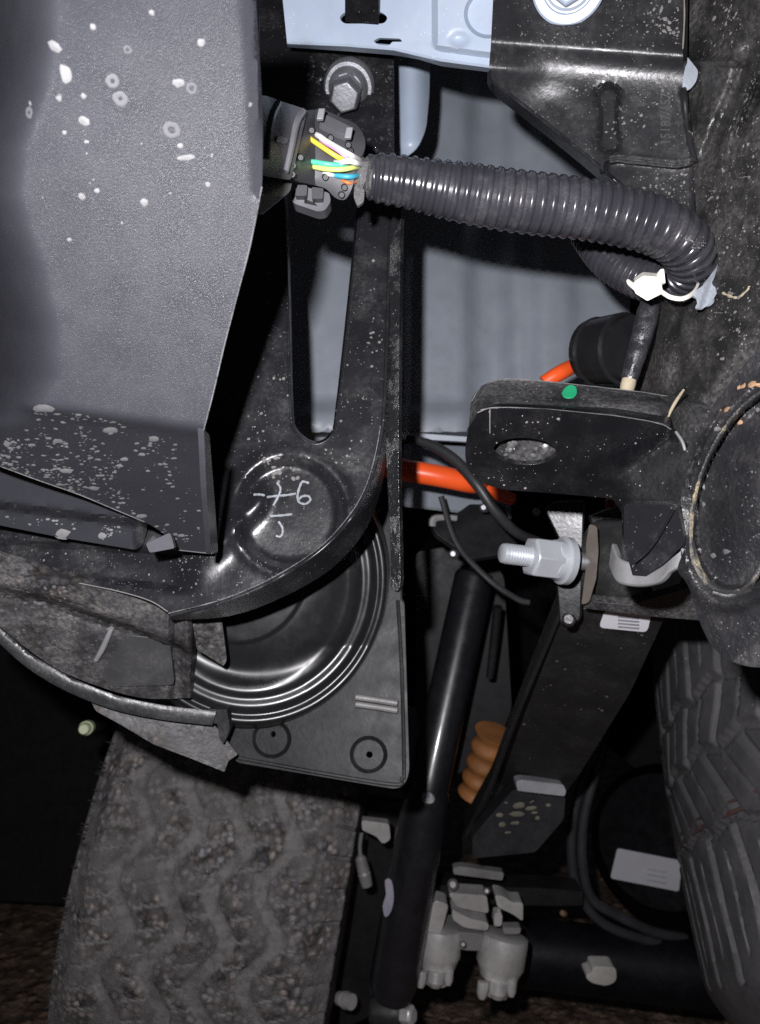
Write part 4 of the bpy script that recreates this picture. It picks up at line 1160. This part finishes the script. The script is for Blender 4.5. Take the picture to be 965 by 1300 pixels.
def d_lab(x, y): return d_arm(x, y) - .0006
t = thing('paper_label', 'small white label on the black arm just under the bush bracket', 'label', P(793, 800, .43))
V, f = sheet(rounded([(768, 775, 5), (827, 780, 6), (822, 803, 7), (760, 797, 7)], 5), d_lab, 0, th=.0006)
obj('label_paper', V, f, paper, t, bevel=.0002)
V, f = join(*[sheet(np.array([(785 + j * .0, 782 + k * 4.2), (812, 784.3 + k * 4.2), (811.4, 786.6 + k * 4.2), (784.4, 784.3 + k * 4.2)]), lambda x, y: d_arm(x, y) - .0009, 0, th=.0002) for k in range(4) for j in (0,)])
obj('label_print', V, f, ink, t, smooth=0)

t = thing('shock_absorber', 'long gloss black shock absorber tube leaning down to the lower centre', 'shock absorber', P(500, 1290, .86))
V, f = lathe(P(604, 724, .70), P(541, 1012, .685), [(0, .010), (.01, .0165), (.03, .0185), (.96, .0185), (.97, .0195), (1, .0195)], 36)
obj('dust_tube', V, f, shock_m, t)
V, f = lathe(P(543, 1000, .684), P(497, 1262, .69), [(0, .0185), (.02, .0205), (.05, .0215), (.93, .0225), (1, .019)], 36)
obj('damper_body', V, f, shock_m, t)
V, f = lathe(P(470, 1282, .70), P(518, 1288, .695), [(0, .010), (.1, .0125), (.9, .0125), (1, .010)], 24)
obj('lower_eye', V, f, rubber, t)
V, f = lathe(P(512, 1288, .69), P(526, 1290, .684), [(0, .009), (.8, .009), (1, .006)], 6)
obj('bolt_head', V, f, alu, t, bevel=.0008)
V, f = sheet(crv([(489, 1118), (497, 1118), (500, 1140), (496, 1158), (489, 1164), (486, 1150), (490, 1136)], 3, True), flat(.655), 0, th=.001)
obj('sticker', V, f, M('smudged_sticker', (.30, .30, .36), .5, dust=.8, dcol=(.30, .06, .09), dscale=70, dlo=.5, dhi=.6), t)
V, f = lathe(P(541, 1018, .668), P(545, 1010, .662), [(0, .003), (.7, .006), (1, .003)], 12)
obj('bleed_dot', V, f, M('white_dot', (.5, .5, .52), .4), t)

t = thing('bump_stop', 'amber ribbed bump stop between the shock tube and the trailing arm', 'bump stop', P(612, 1010, .70))
pr = []
for i in range(25):
    q = i / 24
    pr.append((q, .0185 - .002 * q + .0019 * math.cos(q * 4 * 2 * math.pi)))
pr = [(0, .012)] + pr + [(1, .010)]
V, f = lathe(P(628, 930, .76), P(603, 1008, .78), pr, 28)
obj('stop_body', V, f, amber_m, t)

# ================================================================== cables behind the slotted bracket
t = tag(obj('orange_cable', *ptube([(490, 592, .52, 14), (520, 598, .52, 14), (560, 605, .52, 14), (596, 613, .525, 13), (610, 615, .54, 12)], 6, 18), orange_m), 'thick orange high voltage cable left of the slotted bracket', 'cable')
tag(obj('orange_cable', *ptube([(690, 486, .45, 9), (712, 473, .45, 10), (735, 462, .46, 9), (760, 458, .47, 9)], 6, 16), orange_m), 'short end of orange cable beside the gloss black bush', 'cable')
tag(obj('orange_cable', *ptube([(598, 612, .54, 8), (620, 622, .54, 9), (650, 634, .55, 8)], 5, 14), orange_m), 'slim orange cable tucked under the left end of the slotted bracket', 'cable')
tag(obj('rubber_hose', *ptube([(518, 556, .50, 5), (550, 566, .49, 6.5), (580, 586, .48, 7), (606, 616, .47, 7), (630, 650, .47, 7), (656, 676, .48, 6.5), (690, 690, .5, 6)], 7, 14), hose_m), 'black rubber hose crossing in front of the thick orange cable', 'hose')
tag(obj('rubber_hose', *ptube([(560, 630, .56, 4), (580, 690, .56, 4), (620, 735, .55, 4), (656, 760, .55, 4), (672, 765, .55, 4)], 7, 10), hose_m), 'thin black brake hose drooping below the zinc bolt end', 'hose')
t = thing('pipe_bracket', 'small dark pipe bracket with painted edge glints left of the zinc bolt', 'bracket', P(560, 680, .58))
V, f = sheet(rounded([(546, 655), (580, 652), (596, 640, 3), (640, 640), (660, 700), (600, 710), (552, 676)], 6), pl((546, 655, .58), (640, 640, .60), (600, 705, .57)), 8, th=.006)
obj('bracket_plate', V, f, under_m, t, bevel=.001)
V, f = ptube([(549, 668, .572, 4.5), (551, 659, .572, 5), (564, 657, .572, 4), (580, 658, .572, 4)], 4, 8); obj('pale_edge_bead', V, f, alu_dark, t)  # pale bead paints the glints on this dark edge
for (x, y, r) in ((616, 645, 6), (577, 704, 6.5), (682, 650, 4.5), (648, 672, 4)):
    V, f = lathe(P(x, y, .565), P(x - 2, y - 1, .555), [(0, r / F * .56), (.6, r / F * .56), (1, r * .5 / F * .56)], 12); obj('rivet', V, f, alu_dark if r < 6 else zinc_dull, t)
V, f = sheet(rounded([(528, 700), (600, 690), (640, 730), (650, 900), (625, 960), (548, 1000), (528, 900)], 10), flat(.80), 0, th=.01)
tag(obj('inner_guard', V, f, under_m, bevel=.002), 'dark flat guard behind the upper shock tube', 'guard')
tag(obj('pale_tube', *ptube([(632, 770, .70, 6), (628, 810, .71, 6), (622, 860, .72, 5)], 4, 12), under_m), 'thin dark tube standing right of the shock absorber', 'tube')

# ================================================================== lower centre: valve block, axle, clips, hoses
t = vb = thing('valve_block', 'cast aluminium block with two round canisters at the bottom centre', 'valve block', P(600, 1270, .92))
def canister(cx, cy, d, sc, tilt):
    a = P(cx + tilt, cy - 42 * sc, d); b = P(cx - tilt, cy + 38 * sc, d - .01)
    r = 31 * sc / F * d
    V, f = lathe(a, b, [(0, r * .75), (.04, r * .98), (.12, r), (.50, r * 1.0), (.58, r * .90), (.72, r * .78), (.74, r * .6), (1, r * .5)], 32)
    o = obj('canister', V, f, alu, vb)
    for (dx, dy, rr) in ((-2, 30, 11), (-22, 30, 7), (16, 27, 6)):
        A = P(cx + dx * sc, cy + dy * sc - 8, d - .022); B = P(cx + dx * sc - 2, cy + (dy + 14) * sc, d - .026)
        V, f = lathe(A, B, [(0, rr * sc / F * d), (.7, rr * sc / F * d), (1, rr * .6 * sc / F * d)], 14)
        obj('boss', V, f, alu, o)
canister(556, 1213, .72, .92, 2)
canister(635, 1225, .72, .98, 6)
for pts, m, d, th in (([(551, 1143, 6), (570, 1148, 6), (560, 1186, 6), (538, 1182, 6)], alu, .70, .02), ([(569, 1134, 5), (618, 1137, 4), (621, 1160, 6), (580, 1152, 6)], alu, .70, .02),
                      ([(573, 1154, 6), (596, 1166), (621, 1172, 5), (620, 1182, 5), (590, 1178), (575, 1168, 5)], alu, .70, .02), ([(628, 1136, 5), (640, 1138), (650, 1146), (664, 1146, 3), (664, 1170, 4), (650, 1160), (632, 1152)], alu, .70, .02),
                      ([(628, 1160, 4), (638, 1160, 4), (637, 1176, 4), (627, 1176, 4)], alu, .69, .012), ([(566, 1182, 6), (615, 1186, 5), (622, 1208, 6), (585, 1206, 6)], alu_dark, .71, .03), ([(638, 1178, 3), (662, 1178, 3), (660, 1186, 3), (640, 1186, 3)], alu_dark, .70, .01)):
    V, f = sheet(rounded(pts, 5), flat(d), 0, th=th)
    obj('cast_lug', V, f, m, vb, bevel=.003, seg=3)
for (x, y, r) in ((575, 1123, 7), (618, 1131, 4.5), (588, 1199, 4)):
    V, f = lathe(P(x, y, .70), P(x, y, .69), [(0, r / F * .70), (.6, r / F * .70), (1, r * .5 / F * .70)], 14); obj('stud', V, f, alu_dark, vb)
V, f = sheet(rounded([(540, 1124), (690, 1128), (740, 1132), (740, 1150), (690, 1150), (545, 1146)], 3), flat(.81), 0, th=.03)
obj('carrier', V, f, under_m, vb, bevel=.003)
t = thing('axle_beam', 'dark cross beam running along the bottom right behind the valve block', 'axle', P(760, 1270, 1.0))
V, f = lathe(P(640, 1205, .90), P(1010, 1250, .86), [(0, .038), (1, .038)], 28); obj('beam_tube', V, f, M('dark_blue_black_beam', (.005, .005, .008), .5, spec=.2, dust=.3, dcol=(.04, .04, .042), dscale=20), t)
V, f = ptube([(655, 1182, .96, 10), (690, 1190, .95, 10), (725, 1194, .95, 9), (750, 1180, .96, 8)], 5, 12); obj('stay_rod', V, f, under_m, t)
V, f = lathe(P(716, 1160, .93), P(714, 1159, .925), [(0, .004), (1, .003)], 10); obj('rusty_pin', V, f, rust_spot, t)
t = thing('connector_block', 'small off-white plastic block fixed to the dark beam at the bottom', 'block', P(765, 1250, .93))
V, f = sheet(rounded([(752, 1227, 5), (782, 1228, 6), (783, 1246, 7), (770, 1252, 6), (752, 1248), (744, 1242, 5), (745, 1236, 5), (752, 1236)], 4), flat(.82), 0, th=.02)
obj('block_body', V, f, pale_block, t, bevel=.003, seg=3)
t = thing('coolant_pipes', 'pair of black pipes curving round in a U right of the trailing arm', 'pipes', P(740, 1190, .85))
for off in (0, 13):
    V, f = ptube([(762 + off * .5, 945, .86, 6), (742 + off, 985, .86, 6), (728 + off, 1040, .86, 6), (726 + off, 1095, .86, 6), (738 + off, 1140, .86, 6), (770 + off, 1175 - off, .86, 6), (830, 1196 - off, .87, 6), (870, 1204 - off, .88, 6)], 7, 12)
    obj('pipe', V, f, M('dark_pipe_plastic', (.045, .045, .05), .42) if off == 0 else bpy.data.materials['dark_pipe_plastic'], t)
t = thing('canister_tank', 'round black tank behind the spare tyre carrying a white label', 'tank', P(830, 1190, .95))
V, f = lathe(P(858, 1075, 1.04), P(842, 1066, .945), [(0, .10), (.6, .10), (.8, .092), (1, .08)], 48); obj('tank_body', V, f, M('satin_black_tank', (.003, .003, .0045), .6, spec=.08, var=.05), t)
lab = bpy.data.objects.new('label', None); COL.objects.link(lab); lab.parent = t; lab.location = P(815, 1105, .91) - t.location
V, f = sheet(rounded([(784, 1077, 4), (866, 1093, 4), (862, 1132, 4), (775, 1115, 4)], 4), flat(.905), 0, th=.0015); obj('label_paper', V, f, M('dim_label_paper', (.62, .62, .66), .5, var=.05), lab)
V, f = join(*[sheet(np.array([(822, 1102 + k * 7), (846, 1106.5 + k * 7), (845.4, 1108.6 + k * 7), (821.4, 1104.2 + k * 7)]), flat(.9038), 0, th=.0002) for k in range(3)]); obj('label_print', V, f, M('faint_print', (.45, .45, .48), .6), lab, smooth=0)
t = thing('brake_line_clip', 'bright clip and dangling ferrule between the big tyre and the shock absorber', 'clip', P(470, 1110, .74))
V, f = sheet(rounded([(459, 1042, 3), (494, 1046, 4), (496, 1066, 5), (486, 1072, 5), (478, 1062), (460, 1054, 3)], 3), flat(.735), 0, th=.012); obj('clip_body', V, f, alu, t, bevel=.0015, seg=3)
V, f = ptube([(459, 1058, .73, 2.5), (457, 1075, .73, 2.5), (458, 1090, .73, 2.5)], 4, 8); obj('line', V, f, alu_dark, t)
V, f = lathe(P(457, 1086, .73), P(466, 1124, .73), [(0, .003), (.1, .0055), (.5, .0062), (.52, .005), (.6, .0065), (1, .0055)], 16); obj('ferrule', V, f, alu_dark, t)
t = thing('grease_nipple', 'small pale grease nipple beside the tyre at the bottom edge', 'nipple', P(440, 1275, .78))
V, f = lathe(P(427, 1266, .78), P(447, 1272, .765), [(0, .004), (.2, .007), (.45, .007), (.5, .0045), (.6, .0085), (1, .0075)], 16); obj('nipple_body', V, f, alu, t)
V, f = sheet(rounded([(452, 1010), (520, 1020), (500, 1130), (470, 1290), (430, 1310), (440, 1150)], 8), flat(.90), 0, th=.01)
tag(obj('backing_plate', V, f, under_m, bevel=.002), 'dark brake backing plate in the gap right of the big tyre', 'plate')
t = thing('hose_joint', 'small pale hose joint glinting behind the left edge of the spare tyre', 'joint', P(850, 890, .75))
V, f = ptube([(836, 882, .74, 4), (846, 892, .74, 4.5), (855, 902, .74, 4)], 4, 10); obj('joint_tube', V, f, alu_dark, t)
V, f = lathe(P(838, 868, .74), P(836, 867, .733), [(0, .0055), (.5, .0055), (.5, .003), (1, .003)], 14); obj('joint_ring', V, f, alu_dark, t)
t = tag(obj('grey_bracket', *sheet(rounded([(862, 822), (892, 820), (894, 834), (858, 836)], 4), flat(.72), 0, th=.01), M('dim_grey_steel', (.16, .17, .19), .5), bevel=.002), 'small grey bracket showing just above the spare tyre', 'bracket')
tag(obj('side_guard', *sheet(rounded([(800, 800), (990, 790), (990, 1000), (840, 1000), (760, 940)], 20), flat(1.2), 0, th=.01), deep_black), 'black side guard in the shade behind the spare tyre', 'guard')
t = thing('peg', 'small pale green round peg standing out of the dark left of the tyre', 'peg', P(108, 935, .6))
V, f = lathe(P(112, 923, .615), P(106, 926, .598), [(0, 9 * .6 / F), (.5, 9 * .6 / F), (.55, 7.4 * .6 / F), (.9, 7.2 * .6 / F), (1, 5.5 * .6 / F)], 20); obj('peg_head', V, f, green_stud, t)
V, f = lathe(P(140, 915, .9), P(110, 924, .61), [(0, .006), (1, .005)], 12); obj('peg_stem', V, f, deep_black, t)
# inner wheel arch: black sheet far behind the left side, ending above the ground
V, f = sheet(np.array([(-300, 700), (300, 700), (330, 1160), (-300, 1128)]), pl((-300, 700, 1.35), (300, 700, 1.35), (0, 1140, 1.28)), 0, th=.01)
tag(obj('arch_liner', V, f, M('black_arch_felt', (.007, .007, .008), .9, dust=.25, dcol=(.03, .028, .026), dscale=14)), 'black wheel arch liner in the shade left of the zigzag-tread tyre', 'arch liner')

# ================================================================== tyres
def tyre(name, label, C, axis, R, Wd, pat, tread_m, side_mat, up=None, nth=960, nu=90, dia=.62, bulge=.006):
    """lathe with tread relief; pat(s, u) -> (height, groove 0..1); u in -1..1 across, s metres round"""
    ax = np.array(axis, float); ax /= np.linalg.norm(ax)
    ref = np.array(up if up is not None else (0, -1, 0), float)
    e1 = ref - ax * ref.dot(ax); e1 /= np.linalg.norm(e1)
    e2 = np.cross(ax, e1)
    root = thing(name, label, 'tyre', Vector(C))
    th = np.linspace(0, 2 * math.pi, nth, endpoint=False)
    us = np.linspace(-1, 1, nu)
    TH, U = np.meshgrid(th, us, indexing='ij')
    S = ((TH + math.pi) % (2 * math.pi) - math.pi) * R
    h, g = pat(S, U)
    crown = R - .010 * U ** 2 - .014 * ss(.80, 1.0, np.abs(U))
    rad = crown - h
    X = np.array(C) + ax * (U[..., None] * Wd / 2) + (np.cos(TH)[..., None] * e1 + np.sin(TH)[..., None] * e2) * rad[..., None]
    V = X.reshape(-1, 3)
    i, j = np.meshgrid(np.arange(nth), np.arange(nu - 1), indexing='ij')
    i2 = (i + 1) % nth
    f = np.stack([i * nu + j, i * nu + j + 1, i2 * nu + j + 1, i2 * nu + j], -1).reshape(-1, 4)
    o = obj('tread', V, f, tread_m, root, smooth=50)
    at = o.data.attributes.new('groove', 'FLOAT', 'POINT'); at.data.foreach_set('value', g.ravel().astype('f'))
    for sg in (-1, 1):
        pr = []
        a0 = np.linspace(0, 1, 12)
        n2 = 120
        t2 = np.linspace(0, 2 * math.pi, n2, endpoint=False)
        V = []
        for q in a0:
            rr = (R - .022) * (1 - q) + R * dia * q + .0
            off = Wd / 2 - .001 + .013 * math.sin(q * math.pi) - .012 * q
            V.append(np.array(C) + ax * sg * off + rr * (np.cos(t2)[:, None] * e1 + np.sin(t2)[:, None] * e2))
        V = np.vstack(V)
        f = [(a * n2 + k, a * n2 + (k + 1) % n2, (a + 1) * n2 + (k + 1) % n2, (a + 1) * n2 + k) for a in range(11) for k in range(n2)]
        obj('sidewall', V, f, side_mat, root)
    V, f = lathe(np.array(C) - ax * Wd * .42, np.array(C) + ax * Wd * .42, [(0, R * dia * .3), (0, R * dia * 1.02), (.1, R * dia * .94), (.9, R * dia * .94), (1, R * dia * 1.02), (1, R * dia * .3)], 48)
    obj('rim', V, f, under_m, root)
    return root, e1, e2, ax

def tri(v):
    v = v % 1.0
    return np.where(v < .5, v * 4 - 1, 3 - v * 4)

def pat_zig(S, U):
    Wd = .235
    x = U * Wd / 2
    h = np.zeros_like(S); g = np.zeros_like(S)
    for x0, w, ph in ((-.068, .0085, .0), (-.026, .0095, .12), (.016, .0095, .02), (.056, .0085, .14)):
        z = tri(S / .086 + ph)
        z = np.clip(z * 1.5, -1, 1)
        dist = np.abs(x - x0 - .010 * z)
        m = 1 - ss(w * .72, w * .92, dist)
        h = np.maximum(h, .0038 * m); g = np.maximum(g, m * .30)
    for x0, x1, ph in ((-.10, -.070, 0), (-.055, -.03, .3), (-.012, .008, .6), (.026, .045, .2), (.062, .085, .5)):
        q = (S + x * .35) / .0215 + ph
        d = np.abs((q % 1) - .5) * .0215
        inb = ((x > x0) & (x < x1))
        m = (1 - ss(.0009, .0020, d)) * inb
        h = np.maximum(h, .0018 * m); g = np.maximum(g, .5 * m)
    sh = ss(.80, .84, U)
    q = (S / .030) % 1
    h = h + .004 * sh * (np.abs(q - .5) < .07) + .003 * ss(.80, .83, U) * (1 - ss(.83, .86, U))
    g = g * (1 - sh)
    return h, g
tl = tyre('tyre', 'big dusty tyre with zigzag tread grooves at the lower left', (-.172, 1.045, H - .44), (1, -.02, -.172), .36, .262, pat_zig, tyre_m, side_m)
# fine rubber hairs along its left shoulder
root, e1, e2, ax = tl
ms = []
C = np.array(root.location)
for k in range(90):
    a = random.uniform(-.25, 1.25) * (1 if e2[2] > 0 else -1)
    dr_ = math.cos(a) * e1 + math.sin(a) * e2
    p0 = C - ax * (.262 / 2 - .004) + dr_ * .338
    p1 = p0 - ax * random.uniform(.003, .008) + dr_ * random.uniform(.001, .006)
    ms.append(tube([p0, (p0 + p1) / 2 + dr_ * .0006, p1], [.0009, .0007, .0003], 4))
kind(obj('rubber_hairs', *join(*ms), side_m, root), 'stuff')

def pat_block(S, U):
    Wd = .36
    x = U * Wd / 2
    h = np.zeros_like(S); g = np.zeros_like(S)
    for x0, w in ((-.052, .0030), (.004, .0040), (.050, .0034)):
        m = 1 - ss(w * .7, w * 1.25, np.abs(x - x0 - .0045 * tri(S / .064 + x0 * 9)))
        h = np.maximum(h, .0045 * m); g = np.maximum(g, m * .3)
    for x0, x1, ph, per, sk in ((-.15, -.052, 0., .046, .25 + 1.6 * (x + .05)), (-.052, .004, .4, .056, .7), (.004, .050, .1, .056, -.55), (.050, .15, .2, .050, -.2)):
        inb = ((x > x0) & (x < x1)).astype(float)
        k = S + sk * x + .0012 * np.sin(S * 61 + x * 90)
        q = np.abs((k / per + ph) % 1 - .5) * per
        m = (1 - ss(.0018, .0050, q)) * inb
        h = np.maximum(h, .0045 * m); g = np.maximum(g, m * .42)
        q = np.abs((k / (per / 2) + ph * 2 + .5) % 1 - .5) * per / 2
        m = (1 - ss(.0006, .0014, q)) * inb * (np.abs((x - (x0 + x1) / 2)) < (x1 - x0) * .33)
        h = np.maximum(h, .0022 * m); g = np.maximum(g, m * .35)
    return h, g
axr = np.array([.06, .62, .90])
tr = tyre('tyre', 'spare tyre with block tread and a faint red stripe at the lower right edge', (.612, .60, H - .225), axr, .36, .36, pat_block, tyre2_m, side_m, up=(-.72, -.69, .0), nth=1400, nu=160)
root, e1, e2, ax = tr
C = np.array(root.location)
a = np.linspace(-.9, .9, 120)
def stripe(off, w, lift):
    r0 = .36 - .010 * (off / .135) ** 2 + lift
    A = np.array([C + ax * (off - w) + (r0) * (math.cos(q) * e1 + math.sin(q) * e2) for q in a])
    B = np.array([C + ax * (off + w) + (r0) * (math.cos(q) * e1 + math.sin(q) * e2) for q in a])
    return ribbon(A, B, .0006)
V, f = join(stripe(-.046, .0016, -.0004), stripe(-.039, .0010, -.0004))
obj('red_stripe', V, f, M('faded_red_stripe', (.11, .042, .036), .8, dust=1.0, dcol=(.065, .06, .06), dscale=70, dlo=.38, dhi=.58), root)
